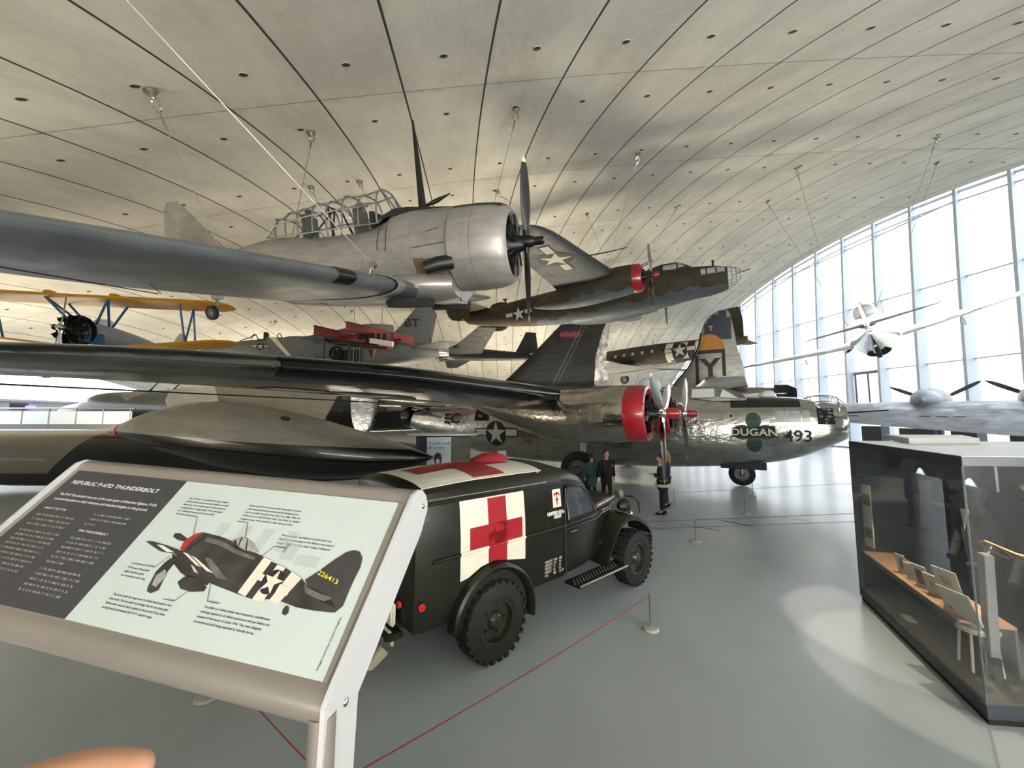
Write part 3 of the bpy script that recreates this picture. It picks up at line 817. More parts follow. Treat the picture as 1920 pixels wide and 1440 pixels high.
    # tail
    mk('tail_fin', wing([(.15, -6.75, 0, 2.0, .09, 0), (.6, -7.25, 0, 1.45, .09, 0), (1.1, -7.8, 0, .85, .09, 0), (1.42, -8.12, 0, .5, .09, 0), (1.56, -8.27, 0, .25, .08, 0)], 9, 0, True), 'alu', t)
    rd = wing([(-.05, -8.62, 0, .3, .14, 0), (.2, -8.45, 0, .52, .12, 0), (.9, -8.48, 0, .50, .1, 0), (1.1, -8.48, 0, .48, .1, 0), (1.12, -8.2, 0, .74, .08, 0), (1.5, -8.26, 0, .62, .08, 0), (1.66, -8.4, 0, .36, .07, 0)], 9, 0, True)
    mk('rudder', rd, 'alu', t)
    hs = [(-.1, -7.1, .18, 1.5, .1, 0), (-1.2, -7.4, .18, 1.15, .09, 0), (-1.75, -7.65, .18, .75, .08, 0), (-1.9, -7.9, .18, .4, .07, 0)]
    for q in (hs, mirror(hs)): mk('tailplane', wing(q, 9, 0), 'alu', t)
    w = wheel('tail_wheel', t, (-7.86, -.0, -.93), .17, .11, tread=False, hubr=.4)
    m = M(); m.tube([(-7.6, 0, -.2), (-7.7, .0, -.62), (-7.72, .1, -.7), (-7.86, .1, -.93)], .035, 8); m.box((-7.62, 0, -.5), (.2, .14, .26)); mk('tail_wheel_leg', m, 'alu', t)
    # mast, radio fitting, hanging bracket
    mk('aerial_mast', wing([(.78, -2.02, 0, .17, .35, 0), (1.6, -2.09, 0, .11, .35, 0), (2.36, -2.17, 0, .04, .35, 0)], 6, 0, True), 'black', t)
    m = M(); m.tube([(-2.0, -.05, .82), (-1.75, -.1, .87), (-1.45, -.16, .94)], [.03, .045, .01], 8); mk('sight_fairing', m, 'black', t)
    m = M(); m.box((-2.5, -1.2, -.56), (.3, .14, .05)); m.tube([(-2.42, -1.2, -.58), (-2.5, -1.2, -.40), (-2.58, -1.2, -.58)], .03, 8); m.lathe([(-.05, .06), (.05, .06)], 12, (-2.5, -1.2, -.38), 'y', caps=True); mk('hanging_bracket', m, 'steel', t)
    # panel seams printed on the side
    ln = []
    for x, a, b in ((-2.62, -.05, .42), (-2.82, .0, .45)): ln.append(rect(x-.008, a, x+.008, b))
    for x0, x1, z in ((-1.4, -2.05, -.02), (-1.5, -1.75, .24)): ln.append([(x0, z), (x0, z+.012), (x1, z-.02), (x1, z-.032)])
    decal('panel_seam', [(ln, 'black', 0)], (0, 0, 0), *SB, [F], t, grid=.1)
    return t
trainer = build_trainer()

# ------------------------------------------------------------------ polished four-engined bomber
def build_liberator():
    t = empty('four_engined_bomber', (11.92, 13.68, 0), (0, 0, -29.5), 'polished silver four-engined bomber with a green clover, the number 493 and red engine rings', 'aircraft')
    F = mk('fuselage', fus([(.0, 2.05, 2.62, .12, 2.2), (-.06, 1.92, 2.72, .42, 2.2), (-.25, 1.80, 2.80, .72, 2.3), (-.6, 1.62, 2.9, .92, 2.4), (-1.0, 1.42, 3.25, 1.0, 2.6), (-1.35, 1.26, 3.38, 1.06, 2.7), (-2.0, 1.05, 3.44, 1.13, 2.8), (-3.0, .86, 3.48, 1.16, 2.8), (-4.0, .74, 3.52, 1.17, 2.8), (-5.2, .64, 3.74, 1.17, 2.8), (-6.6, .56, 3.92, 1.17, 2.8), (-9, .5, 3.92, 1.17, 2.7), (-12.5, .52, 3.75, 1.13, 2.5), (-15.5, .78, 3.55, 1.0, 2.3), (-18, 1.3, 3.35, .82, 2.2), (-20, 1.8, 3.2, .62, 2.), (-20.9, 2.1, 3.0, .35, 2.)], sub=6), 'polished', t)
    # nose turret
    m = M(); m.lathe([(-.74+.72*cos(PI*k/14)*-1, .66*sin(PI*k/14)) for k in range(1, 14)], 28, (-.05, 0, 2.93), 'x', caps=True, ry=1.1, rz=.88)
    nt_ = mk('nose_turret', m, 'turretglass', t)
    m = M()
    for a0 in range(0, 180, 30):
        m.tube([(-.79+.74*cos(b), .68*1.1*sin(b)*cos(R(a0)), 2.93+.68*.88*sin(b)*sin(R(a0))) for b in [PI*2*k/28 for k in range(29)]], .017, 5)
    for x in (-.35, -1.1): m.lathe([(x-.015, .6), (x+.015, .6)], 28, (0, 0, 2.93), 'x', ry=1.1, rz=.88)
    mk('turret_frame', m, 'steel', nt_)
    m = M(); m.box((-.75, 0, 2.85), (.7, .9, .6)); m.lathe([(-.25, .2), (.25, .2)], 14, (-.7, .0, 3.0), 'y', caps=True); mk('gunner_fittings', m, 'dark', nt_, bevel=.05)
    m = M(); m.lathe([(-.3, .02), (-.28, .52), (0, .57), (.15, .5), (.2, .3), (.22, .01)], 20, (-.28, 0, 2.75), 'x', ry=1.15, rz=.75); mk('turret_cheek', m, 'b29m', nt_)
    for y in (-.28, .28):
        m = M(); m.tube([(-.4, y, 2.8), (.15, y, 2.83), (1.0, y, 2.9)], [.04, .03, .018], 8); mk('machine_gun', m, 'black', nt_)
    decal('turret_opening', [([rect(-1.02, 2.42, -.52, 2.98)], 'dark', 0)], (0, 0, 0), *SB, [F, nt_], t, far=2)
    # cabin
    m = M(); rr = []
    for x, z0, zt, w in ((-3.0, 3.42, 3.46, .72), (-3.12, 3.3, 3.52, .8), (-3.85, 3.3, 3.86, .84), (-4.2, 3.3, 3.92, .86), (-5.1, 3.3, 3.92, .86), (-5.8, 3.4, 3.95, .7)):
        rr.append([(x, w, z0), (x, w*.98, z0+(zt-z0)*.3), (x, w*.72, zt-.05), (x, w*.3, zt), (x, -w*.3, zt), (x, -w*.72, zt-.05), (x, -w*.98, z0+(zt-z0)*.3), (x, -w, z0)])
    m.loft(rr); cb = mk('flight_deck', m, 'b29m', t, smooth=20)
    def pane(pts, nm='cockpit_window', mt='paleglassT', par=None, nrm=None):
        m = M(); a = [Vector(p) for p in pts]; n_ = (a[1]-a[0]).cross(a[2]-a[0]).normalized(); 
        if nrm is not None and n_.dot(Vector(nrm)) < 0: n_ = -n_
        m.add([p+n_*.012 for p in a], [tuple(range(len(a)))]); o = mk(nm, m, mt, par or cb, smooth=0)
        f = M(); f.tube([p+n_*.015 for p in a]+[a[0]+n_*.015], .018, 5); mk('window_frame', f, 'b29m', o); return o
    for s_ in (-1, 1):
        pane([(-4.98, s_*.87, 3.42), (-4.12, s_*.87, 3.42), (-4.14, s_*.70, 3.80), (-4.95, s_*.70, 3.80)], nrm=(0, s_, .3))
        pane([(-3.98, s_*.85, 3.42), (-3.3, s_*.83, 3.36), (-3.86, s_*.66, 3.78)], nrm=(0, s_, .3))
        pane([(-3.86, s_*.58, 3.84), (-3.86, s_*.05, 3.87), (-3.14, s_*.05, 3.53), (-3.16, s_*.62, 3.5)], nrm=(1, 0, .6))
    for x0, x1 in ((-2.2, -1.98), (-1.93, -1.82), (-1.76, -1.52), (-1.42, -1.26)):
        o = decal('side_window', [([rect(x0-.03, 2.5, x1+.03, 2.93)], 'b29m', 0), ([rect(x0, 2.54, x1, 2.89)], 'windowpale', 1)], (0, 0, 0), *SB, [F], t)
    # dorsal turret and astrodome
    m = M(); m.lathe([(0, .5), (.15, .5), (.35, .42), (.5, .25), (.55, .01)], 20, (-6.7, 0, 3.9), 'z'); mk('dorsal_turret', m, 'paleglassT', t)
    m = M(); m.lathe([(0, .3), (.1, .28), (.2, .18), (.24, .01)], 20, (-2.35, .1, 3.46), 'z'); mk('astrodome', m, 'paleglassT', t)
    # wings: long thin, high on the fuselage
    ws = [(-.9, -6.6, 3.5, 4.5, .2, .2), (-4, -7.0, 3.38, 4.0, .19, .2), (-7.2, -7.35, 3.22, 3.55, .18, .2), (-10.5, -7.62, 3.24, 3.1, .17, .2), (-13.5, -7.85, 3.27, 2.6, .16, .16), (-16, -8.2, 3.21, 2.05, .14, .1), (-17.3, -8.5, 3.14, 1.6, .12, .06), (-17.9, -8.85, 3.12, 1.0, .1, .02), (-18.05, -9.2, 3.12, .4, .1, 0)]
    stub = [(-.9, -6.6, 3.5, 4.5, .2, .2), (-4, -7.0, 3.38, 4.0, .19, .2), (-5.6, -7.18, 3.3, 3.75, .18, .2), (-6.0, -7.6, 3.28, 2.8, .12, .2)]
    for q, s_ in ((ws, 1), (mirror(stub), -1)):
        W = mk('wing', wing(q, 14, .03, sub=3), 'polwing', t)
        if s_ < 0: continue
        bs = [w_ for w_ in cat_rom(ws, 3) if -15.6 < w_[0] < -7.9]
        if s_ < 0: bs = mirror(bs)
        mk('deicer_boot', le_strip(bs, .07, .03, .008), 'boot', W)
        if s_ > 0:
            decal('wing_insignia', insignia(.95, R(0)), (-9.9, -12.6, 1), (0, 1, 0), (1, 0, 0), [W], W, grid=.2, off=.008)
            m = M()
            for a, b in (((-11.2, -8.5), (-10.3, -12.4)), ((-10.2, -12.5), (-9.9, -17.2)), ((-10.9, -12.4), (-10.1, -12.4))):
                m.tube([(a[0], a[1], 2.98), (b[0], b[1], 2.98)], .01, 4)
            mk('flap_gap', m, 'dark', W)
    # nacelles: one built, three copied
    def nac(y, z, root=None):
        if root is not None:
            c = copy_tree(root, t); c.location = (0, y+8.0, z-2.75); return c
        N0 = mk('engine_nacelle', fus([(-5.75, 2.06, 3.44, .78), (-6.3, 2.02, 3.46, .80), (-7.2, 2.0, 3.42, .80), (-8.0, 2.08, 3.38, .74), (-9.0, 2.36, 3.34, .6), (-10.0, 2.75, 3.3, .4), (-10.7, 3.02, 3.25, .12)], y0=-8.0), 'nacelle', t)
        m = M(); m.lathe([(-5.62, .5), (-5.5, .54), (-5.38, .58), (-5.33, .62), (-5.36, .67), (-5.48, .71), (-5.76, .715), (-5.82, .70)], 44, (0, -8, 2.75), 'x', ry=1.12, rz=.98); mk('cowl_ring', m, 'red', N0)
        m = M(); m.box((-6.45, -8.79, 2.75), (.34, .03, .42)); m.lathe([(-6.28, .805), (-6.30, .805)], 44, (0, -8, 2.74), 'x', rz=.88); mk('cooling_flap', m, 'nacelle', N0)
        m = M(); m.lathe([(-5.6, .02), (-5.6, .56)], 30, (0, -8, 2.75), 'x', ry=1.1); radial_o = mk('engine_backplate', m, 'dark', N0)
        radial(N0, (-5.35, -8, 2.75), .5)
        return N0
    n1 = nac(-8.0, 2.75)
    p1 = prop(t, (-5.05, -8.0, 2.75), 1.66, [R(180), R(60), R(300)], 'propsilver', .22, 'chrome', 'red', .30)
    for y, ph in ((-4.06, 20), (4.06, 30)):
        nac(y, 2.78, n1)
        prop(t, (-4.95, y, 2.78), 1.66, [R(ph+180), R(ph+60), R(ph+300)], 'propsilver', .22, 'chrome', 'red', .30)
    # twin oval fins
    hz = [(-4.0, -19.3, 3.35, 1.7, .1, 0), (4.0, -19.3, 3.35, 1.7, .1, 0)]
    mk('tailplane', wing(hz, 10, 0), 'polished', t)
    for s_ in (-1, 1):
        vs_ = []
        for k in range(13):
            a = PI*k/12; z = 3.65-1.85*cos(a); c = 2.15*max(.12, sin(a)**.75); vs_.append((z, -20.35+c*.52, s_*4.05, c, .07, 0))
        o = mk('tail_fin', wing(vs_, 10, 0, True), 'polished', t)
        m = M(); m.tube([(-20.35-.0+1.13*cos(a), s_*4.05, 3.65+1.86*sin(a)) for a in [R(200-220*k/30) for k in range(31)]], .04, 6); mk('fin_border', m, 'black', o)
    # waist window, tail turret, doors
    decal('waist_window', [([rect(-15.45, 2.45, -14.45, 3.1)], 'b29m', 0), ([rect(-15.4, 2.5, -14.5, 3.05)], 'dark', 1)], (0, 0, 0), *SB, [F], t)
    m = M(); m.tube([(-14.9, -1.0, 2.75), (-14.6, -1.6, 2.7)], .03, 6); m.box((-14.95, -1.05, 2.75), (.12, .3, .12)); mk('waist_gun', m, 'steel', t)
    m = M(); m.lathe([(-.5, .3), (-.3, .6), (0, .66), (.4, .6)], 20, (-20.9, 0, 2.7), 'x', caps=True); mk('tail_turret', m, 'windowdark', t)
    # undercarriage: nose wheel with doors, main legs
    w = wheel('nose_wheel', t, (-3.34, 0, .47), .46, .3, rim='rimgrey', spokes=8, tread=False)
    m = M(); m.tube([(-3.34, .2, .47), (-3.34, .2, .9)], .05, 8); m.tube([(-3.34, -.2, .47), (-3.34, -.2, .9)], .05, 8); mk('nose_wheel_fork', m, 'steel', t)
    for s_ in (-1, 1):
        m = M(); m.box((-3.3, s_*.62, .85), (1.5, .04, .30), 0, mtx=Matrix.Rotation(s_*-.25, 3, 'X')); mk('nose_gear_door', m, 'caseframe', t, bevel=.01)
        wheel('main_wheel', t, (-8.6, s_*3.95, .70), .70, .42, rim='rimgrey', tread=False)
        m = M(); m.tube([(-8.6, s_*3.6, .7), (-8.4, s_*3.75, 2.9)], .11, 12); m.tube([(-8.4, s_*3.7, 1.6), (-8.9, s_*3.0, 3.0)], .05, 8); mk('main_gear_leg', m, 'steel', t)
    # markings on the starboard side
    o0 = (0, 0, 0)
    decal('fuselage_insignia', insignia(.62), (-14.04, 0, 1.85), *SB, [F], t)
    lob = []
    for k in range(4):
        a = k*PI/2; lob.append([(.34*sin(a)+.30*cos(q)*(1 if k % 2 == 0 else 1.05)*.82, .42*cos(a)*1.0+.30*sin(q)) if k % 2 == 0 else (.36*sin(a)+.33*cos(q), .27*sin(q)) for q in [2*PI*i/20 for i in range(20)]])
    lob.append(rect(-.12, -.3, .12, .3)); lob.append(rect(-.3, -.16, .3, .16))
    decal('clover_emblem', [(lob, 'green', 0), ([[(-.70, -.20), (.68, -.18), (.66, .22), (.0, .20), (-.66, .18)]], 'insblue', 2), (text_polys('DUGAN', .36, 'CENTER', 0, -.12, .008, sx=1.12), 'white', 4), (text_polys('x', .24, 'CENTER', -.72, -.26, .0), 'insblue', 1), (text_polys('x', .22, 'CENTER', .71, -.24, .0), 'insblue', 1)], (-2.92, 0, 2.12), *SB, [F], t, grid=.15)
    decal('nose_number', [(text_polys('493', .56, 'CENTER', 0, -.2, .008, sx=1.0), 'insblue', 0)], (-1.60, 0, 2.02), *SB, [F], t, grid=.15, far=5)
    decal('serial_letters', [(text_polys('EC', .75, 'LEFT', 0, 0, .02, sx=1.3), 'insblue', 0)], (-17.6, 0, 2.35), *SB, [F], t, grid=.3)
    decal('rescue_panel', [([rect(-.2, -.06, .2, .06)], 'red', 0)], (-12.2, 0, 1.52), *SB, [F], t)
    decal('fuselage_seam', [([rect(-11.7, .9, -11.68, 2.4), rect(-6.0, .9, -5.985, 1.8)], 'dark', 0), ([disc_poly(.05, -3.62, 2.72, 12)], 'black', 0)], (0, 0, 0), *SB, [F], t)
    return t
lib = build_liberator()

# ------------------------------------------------------------------ olive twin-engined bomber hanging behind
def build_mitchell():
    t = empty('twin_engined_bomber', (11.2, 18.2, 9.75), (3.9, -1.94, -28.08), 'olive and grey twin-engined bomber hanging with a glazed nose pointing right', 'aircraft')
    F = mk('fuselage', fus([(-.62, -.76, .36, .50, 2.2), (-1.2, -.90, .52, .60, 2.4), (-1.9, -.95, .62, .66, 2.5), (-2.6, -1.02, .72, .70, 2.6), (-3.6, -1.15, .86, .72, 2.7), (-5, -1.27, .95, .75, 2.7), (-7.9, -1.3, .92, .75, 2.6), (-11.3, -1.02, .78, .70, 2.4), (-13.9, -.66, .60, .6, 2.2), (-15.4, -.38, .5, .48, 2.2), (-16.05, -.2, .45, .34, 2.)]), 'olive', t)
    m = M(); rr = [ring(x, zb, zt, w, 2.2, 24) for x, zb, zt, w in ((-.02, -.16, -.02, .05), (-.08, -.4, .14, .25), (-.25, -.58, .26, .38), (-.45, -.68, .33, .45), (-.62, -.74, .37, .5))]
    m.loft(rr); g = mk('glazed_nose', m, 'turretglass', t)
    m = M()
    for rg in rr[1:]: m.tube(rg+[rg[0]], .014, 5)
    for k in range(0, 24, 3): m.tube([q[k] for q in rr], .014, 5)
    mk('nose_frame', m, 'b29m', g)
    m = M(); m.tube([(-.4, .0, -.1), (.35, 0, .06)], .025, 8); mk('nose_gun', m, 'black', t)
    m = M(); m.tube([(-1.2, -.1, .5), (-1.2, -.1, .72)], .05, 8); m.box((-1.2, -.1, .76), (.12, .2, .05)); mk('roof_fitting', m, 'black', t)
    for x0, x1 in ((-.7, -1.08), (-1.12, -1.5), (-1.54, -1.78)):
        decal('nose_window', [([rect(x1, .02, x0, .36)], 'b29m', 0), ([rect(x1+.03, .06, x0-.03, .33)], 'windowpale', 1)], (0, 0, 0), *SB, [F], t)
    m = M(); rr = []
    for x, zt, w in ((-2.2, .70, .42), (-2.55, .95, .5), (-2.85, 1.08, .52), (-3.6, 1.12, .52), (-4.3, .98, .45)):
        rr.append([(x, w*cos(a), .5+(zt-.5)*max(0, sin(a))**.7) for a in [PI*k/12 for k in range(13)]])
    m.loft(rr, closed=False, caps=False); cn = mk('cockpit_canopy', m, 'olive', t)
    decal('canopy_window', [([[(-2.45, .66), (-2.62, .9), (-2.78, .93), (-2.78, .66)], rect(-3.5, .62, -2.86, .92)], 'windowpale', 0)], (0, 0, 0), *SB, [cn], t)
    m = M(); m.lathe([(0, .4), (.2, .4), (.38, .28), (.45, .01)], 16, (-5.0, 0, .9), 'z'); mk('dorsal_turret', m, 'windowdark', t)
    for y in (-.18, .1):
        m = M(); m.tube([(-5.0, y, 1.15), (-4.0, y, 1.45)], .025, 6); mk('turret_gun', m, 'black', t)
    ws = [(-.6, -5.1, .12, 3.6, .16, .1), (-2.75, -5.25, .16, 3.3, .16, .1), (-4.3, -5.5, .22, 2.9, .15, .1), (-7.0, -5.85, .22, 2.4, .14, .06), (-9.2, -6.15, .22, 1.8, .13, .03), (-10.0, -6.45, .22, 1.15, .12, 0), (-10.35, -6.85, .22, .45, .1, 0)]
    for q, s_ in ((ws, 1), (mirror(ws), -1)):
        W = mk('wing', wing(q, 11, sub=2), 'greyunder', t)
        if s_ > 0: decal('wing_insignia', insignia(.72), (-6.95, -7.0, -1), (0, 1, 0), (1, 0, 0), [W], W, grid=.2, off=.01)
    m = M(); m.tube([(-6.2, -6.3, .2), (-5.0, -6.3, .15), (-4.2, -6.3, .15)], [.03, .025, .015], 6); mk('pitot_tube', m, 'black', t)
    def nac(s_, root=None):
        if root is not None:
            c = copy_tree(root, t); c.location = (0, 5.5, 0); return c
        N0 = mk('engine_nacelle', fus([(-4.6, -.80, .56, .68), (-5.4, -.88, .60, .70), (-6.4, -.98, .52, .66), (-7.6, -1.02, .34, .58), (-8.8, -.92, .0, .42), (-9.6, -.76, -.35, .24), (-9.95, -.66, -.5, .06)], y0=-2.75), 'oliveN', t)
        m = M(); m.lathe([(-4.45, .45), (-4.28, .5), (-4.20, .56), (-4.22, .61), (-4.35, .67), (-4.62, .69)], 40, (0, -2.75, -.12)); mk('cowl_ring', m, 'red', N0)
        m = M(); m.lathe([(-4.45, .02), (-4.45, .52)], 24, (0, -2.75, -.12)); mk('engine_backplate', m, 'dark', N0)
        radial(N0, (-4.25, -2.75, -.12), .42)
        m = M(); m.lathe([(0, .10), (.012, .09)], 14, (-5.7, -3.44, .12), 'y', caps=True); m.v = [(x, y-.02, z) for x, y, z in m.v]; mk('exhaust_port', m, 'dark', N0)
        return N0
    n1 = nac(-1); nac(1, n1)
    prop(t, (-3.82, -2.75, -.12), 1.6, [R(8), R(128), R(180)], 'propgrey', .2, 'propblack', 'red', .25)
    prop(t, (-3.82, 2.75, -.12), 1.6, [R(185), R(65), R(305)], 'propgrey', .2, 'propblack', 'red', .25)
    hz = [(-2.5, -14.2, .5, 1.6, .1, 0), (2.5, -14.2, .5, 1.6, .1, 0)]; mk('tailplane', wing(hz, 9, 0), 'olive', t)
    for s_ in (-1, 1):
        vs_ = []
        for k in range(9):
            a = PI*k/8; z = .55-1.05*cos(a); c = 1.9*max(.2, sin(a)**.6); vs_.append((z, -15.0+c*.45, s_*2.5, c, .08, 0))
        mk('tail_fin', wing(vs_, 9, 0, True), 'olive', t)
    decal('fuselage_insignia', insignia(.45, R(3)), (-11.9, 0, -.28), *SB, [F], t)
    m = M(); m.lathe([(-.3, .1), (0, .36), (.4, .4), (.8, .3)], 16, (-16.1, 0, .2), 'x', caps=True); mk('tail_turret', m, 'windowdark', t)
    m = M(); m.tube([(-16.3, 0, .1), (-17.0, 0, .15)], .03, 6); mk('tail_gun', m, 'black', t)
    m = M(); m.tube([(-13, -.2, .6), (-13.0, -.25, .86)], .06, 8); m.box((-13.0, -.25, .9), (.3, .1, .06)); mk('roof_aerial', m, 'black', t)
    m = M(); m.box((-6.0, -1.9, .62), (.5, .3, .1)); m.tube([(-5.8, -1.9, .6), (-6.0, -1.9, 1.0), (-6.2, -1.9, .6)], .05, 6); mk('hanging_bracket', m, 'odd', t)
    return t
mitch = build_mitchell()

# ------------------------------------------------------------------ grey twin-finned jet fighter
def build_jet():
    t = empty('jet_fighter', (-22.66, 27, 7.28), (0, 0, 190), 'pale grey twin-finned jet fighter with BT on its fin hanging nose left', 'aircraft')
    F = mk('fuselage', fus([(0, -.03, .03, .02), (-.8, -.17, .24, .2), (-1.6, -.24, .48, .34), (-2.4, -.30, .74, .45), (-3.2, -.36, .92, .55), (-4.4, -.42, 1.05, .62), (-5.6, -.48, 1.20, .66), (-6.6, -.55, 1.32, 1.2, 3), (-8.4, -.68, 1.30, 1.45, 3.5), (-11, -.72, 1.12, 1.6, 3.5), (-14, -.55, 1.05, 1.6, 3.2), (-16, -.3, .95, 1.5, 3), (-17.2, -.15, .8, 1.3, 3)]), 'jetgrey', t)
    for s_ in (-1, 1):
        m = M(); m.prism([(-5.2, .95), (-5.9, -.45), (-8.6, -.55), (-8.4, 1.12)], lambda u, v, w: (u, s_*(.72+w), v), .75); mk('engine_intake', m, 'jetgrey', t, bevel=.06)
        m = M(); m.lathe([(-.9, .52), (-.3, .5), (.3, .38), (.32, .3), (-.5, .3)], 20, (-17.6, s_*.72, .35), 'x'); m.v = [(-35.2-x, y, z) for x, y, z in m.v]; mk('exhaust_nozzle', m, 'bright', t)
        sec = [(1.3, -7.2, 1.0, 7.0, .05, 0), (3.0, -9.2, 1.0, 4.9, .05, 0), (6.3, -12.6, 1.0, 1.9, .05, 0), (6.6, -13.1, 1.0, 1.3, .04, 0)]
        mk('wing', wing(sec if s_ > 0 else mirror(sec), 8, 0), 'jetgrey', t)
        sec = [(1.5, -15.0, .55, 2.8, .05, 0), (4.2, -17.2, .55, 1.4, .05, 0)]
        mk('tailplane', wing(sec if s_ > 0 else mirror(sec), 8, 0), 'jetgrey', t)
        f = mk('tail_fin', wing([(.9, -13.1, s_*1.3, 3.3, .05, 0), (2.2, -14.35, s_*1.35, 2.3, .05, 0), (4.0, -15.7, s_*1.4, 1.25, .05, 0)], 8, 0, True), 'jetgrey', t)
    decal('tail_letters', [(text_polys('BT', .85, 'CENTER', 0, 0, .03, sx=1.1), 'printblack', 0)], (-15.15, 0, 2.15), *PT, [f], t)
    m = M(); rr = []
    m.tube([(-3.0, 0, .92), (-3.7, 0, 1.25), (-4.0, 0, 1.42)], .03, 6); mk('windscreen_frame', m, 'dark', t)
    for x, h in ((-3.95, .42), (-5.6, .55)):
        m = M(); m.tube([(x, .48*cos(a), 1.0+h*sin(a)) for a in [PI*k/12 for k in range(13)]], .035, 6); mk('canopy_frame', m, 'jetgrey', t)
    m = M(); m.box((-4.7, 0, 1.25), (.2, .5, .7)); m.box((-4.45, 0, 1.0), (.5, .5, .15)); mk('ejection_seat', m, 'odd', t, bevel=.03)
    decal('fuselage_roundel', insignia(.26), (-4.6, 0, .45), *PT, [F], t)
    m = M(); m.prism([(-5.5, 1.0), (-5.9, 1.0), (-7.0, -.3), (-6.7, -.3)], lambda u, v, w: (u, 1.49+w, v), .02); mk('intake_lip', m, 'white', t)
    for x in (-2.6, -4.2):
        m = M(); m.box((x, 0, -.5), (.12, .03, .3)); mk('blade_aerial', m, 'jetgrey', t)
    return t
build_jet()

# ------------------------------------------------------------------ matt black spy plane
t = empty('spy_plane', (-11.11, 36, 8.9), (0, 0, 195), 'matt black long-winged jet hanging above the centre, right of the grey jet', 'aircraft')
F = mk('fuselage', fus([(0, -.15, .15, .05), (-1, -.35, .35, .35), (-3, -.55, .62, .6), (-5, -.62, .75, .75), (-8, -.6, .62, .8), (-11, -.45, .5, .6), (-13.5, -.3, .4, .42), (-15.1, -.12, .25, .25)]), 'spyblack', t)
for s_ in (-1, 1):
    sec = [(.5, -4.6, .0, 3.6, .1, 0), (6, -5.3, .0, 2.4, .1, 0), (11.5, -6.0, .1, 1.3, .09, 0)]
    mk('wing', wing(sec if s_ > 0 else mirror(sec), 8, .01), 'spyblack', t)
    sec = [(.2, -13.0, .2, 1.5, .08, 0), (3.0, -13.6, .2, .9, .08, 0)]
    mk('tailplane', wing(sec if s_ > 0 else mirror(sec), 8, 0), 'spyblack', t)
    m = M(); m.box((-3.9, s_*.78, .05), (1.2, .3, .7)); mk('air_intake', m, 'spyblack', t, bevel=.08)
mk('tail_fin', wing([(.3, -11.8, 0, 2.6, .07, 0), (1.6, -12.5, 0, 1.7, .07, 0), (2.6, -13.0, 0, 1.1, .07, 0)], 8, 0, True), 'spyblack', t)

# ------------------------------------------------------------------ olive transport with invasion stripes
t = empty('transport_aircraft', (8.37, 47.6, 8.95), (0, 0, 128), 'olive transport aircraft with black and white stripes hanging behind the tall black fin', 'aircraft')
def c47():
    F = mk('fuselage', fus([(0, -.2, .2, .1), (-.5, -.75, .45, .6), (-1.4, -1.05, .8, .95), (-2.6, -1.2, 1.25, 1.15), (-4, -1.25, 1.3, 1.25), (-8, -1.22, 1.3, 1.25), (-12, -1.05, 1.2, 1.1), (-15, -.7, 1.02, .8), (-17.5, -.25, .85, .45), (-19.2, .2, .7, .12)]), 'odc47', t)
    st = []
    for i, x in enumerate((-12.2, -12.9, -13.6, -14.3, -15.0)): st.append(([rect(x-.7, -2, x, 2)], 'white' if i % 2 == 0 else 'printblack', 0))
    for sd, nm in ((SB, 1), (PT, -1)):
        ly = [([[(p[0]*nm, p[1]) for p in q] for q in a], b, c) for a, b, c in st]
        decal('invasion_stripes', ly+[(p, m_, l+2) for p, m_, l in [([[(a-13.6*nm, b) for a, b in q] for q in ps], m_, l) for ps, m_, l in insignia(.72)]], (0, 0, .1), *sd, [F], t, grid=.25, far=4, off=.035)
    for k in range(6):
        x = -6.4-1.1*k
        decal('cabin_window', [([rect(-x-.16, .22, -x+.16, .52)], 'windowpale' if k < 5 else 'dark', 0)], (0, 0, 0), *PT, [F], t)
    for s_ in (-1, 1):
        sec = [(1.0, -5.0, -.95, 4.3, .15, .1), (4.2, -5.1, -.85, 4.0, .14, .1), (9, -6.3, -.45, 2.6, .12, .05), (11.5, -7.0, -.3, 1.6, .1, 0)]
        W = mk('wing', wing(sec if s_ > 0 else mirror(sec), 9), 'odc47', t)
        ly = []
        for i in range(5): ly.append(([rect(-9.5, s_*(5.2+.6*i), -4.5, s_*(5.2+.6*i+.6)) if s_ > 0 else rect(-9.5, s_*(5.2+.6*i+.6), -4.5, s_*(5.2+.6*i))], 'white' if i % 2 == 0 else 'printblack', 0))
        decal('wing_stripes', [([[(a, -b) for a, b in q] for q in p], m_, l) for p, m_, l in ly], (0, 0, -1), (1, 0, 0), (0, -1, 0), [W], W, grid=.4, off=.02)
        N0 = mk('engine_nacelle', fus([(-2.6, -1.3, .1, .7), (-3.4, -1.4, .15, .75), (-5, -1.4, .1, .7), (-7, -1.2, -.3, .4), (-8.2, -1.0, -.6, .1)], y0=s_*2.9), 'odc47', t)
        radial(N0, (-2.6, s_*2.9, -.6), .5)
        w = wheel('main_wheel', t, (-4.6, s_*2.9, -1.75), .56, .3, tread=False)
        sec = [(.3, -16.6, .6, 2.2, .08, 0), (4.0, -17.6, .6, 1.0, .08, 0)]
        mk('tailplane', wing(sec if s_ > 0 else mirror(sec), 8, 0), 'odc47', t)
    prop(t, (-2.2, 2.9, -.6), 1.7, [0, 2.1, 4.2], 'propblack', .2, 'steel'); prop(t, (-2.2, -2.9, -.6), 1.7, [.5, 2.6, 4.7], 'propblack', .2, 'steel')
    mk('tail_fin', wing([(.7, -14.5, 0, 4.4, .06, 0), (2.0, -16.3, 0, 2.6, .07, 0), (3.4, -17.4, 0, 1.3, .07, 0)], 8, 0, True), 'odc47', t)
    m = M(); m.tube([(-10.3, 0, 1.2), (-10.25, 0, 1.75)], .03, 5); mk('whip_aerial', m, 'black', t)
c47()

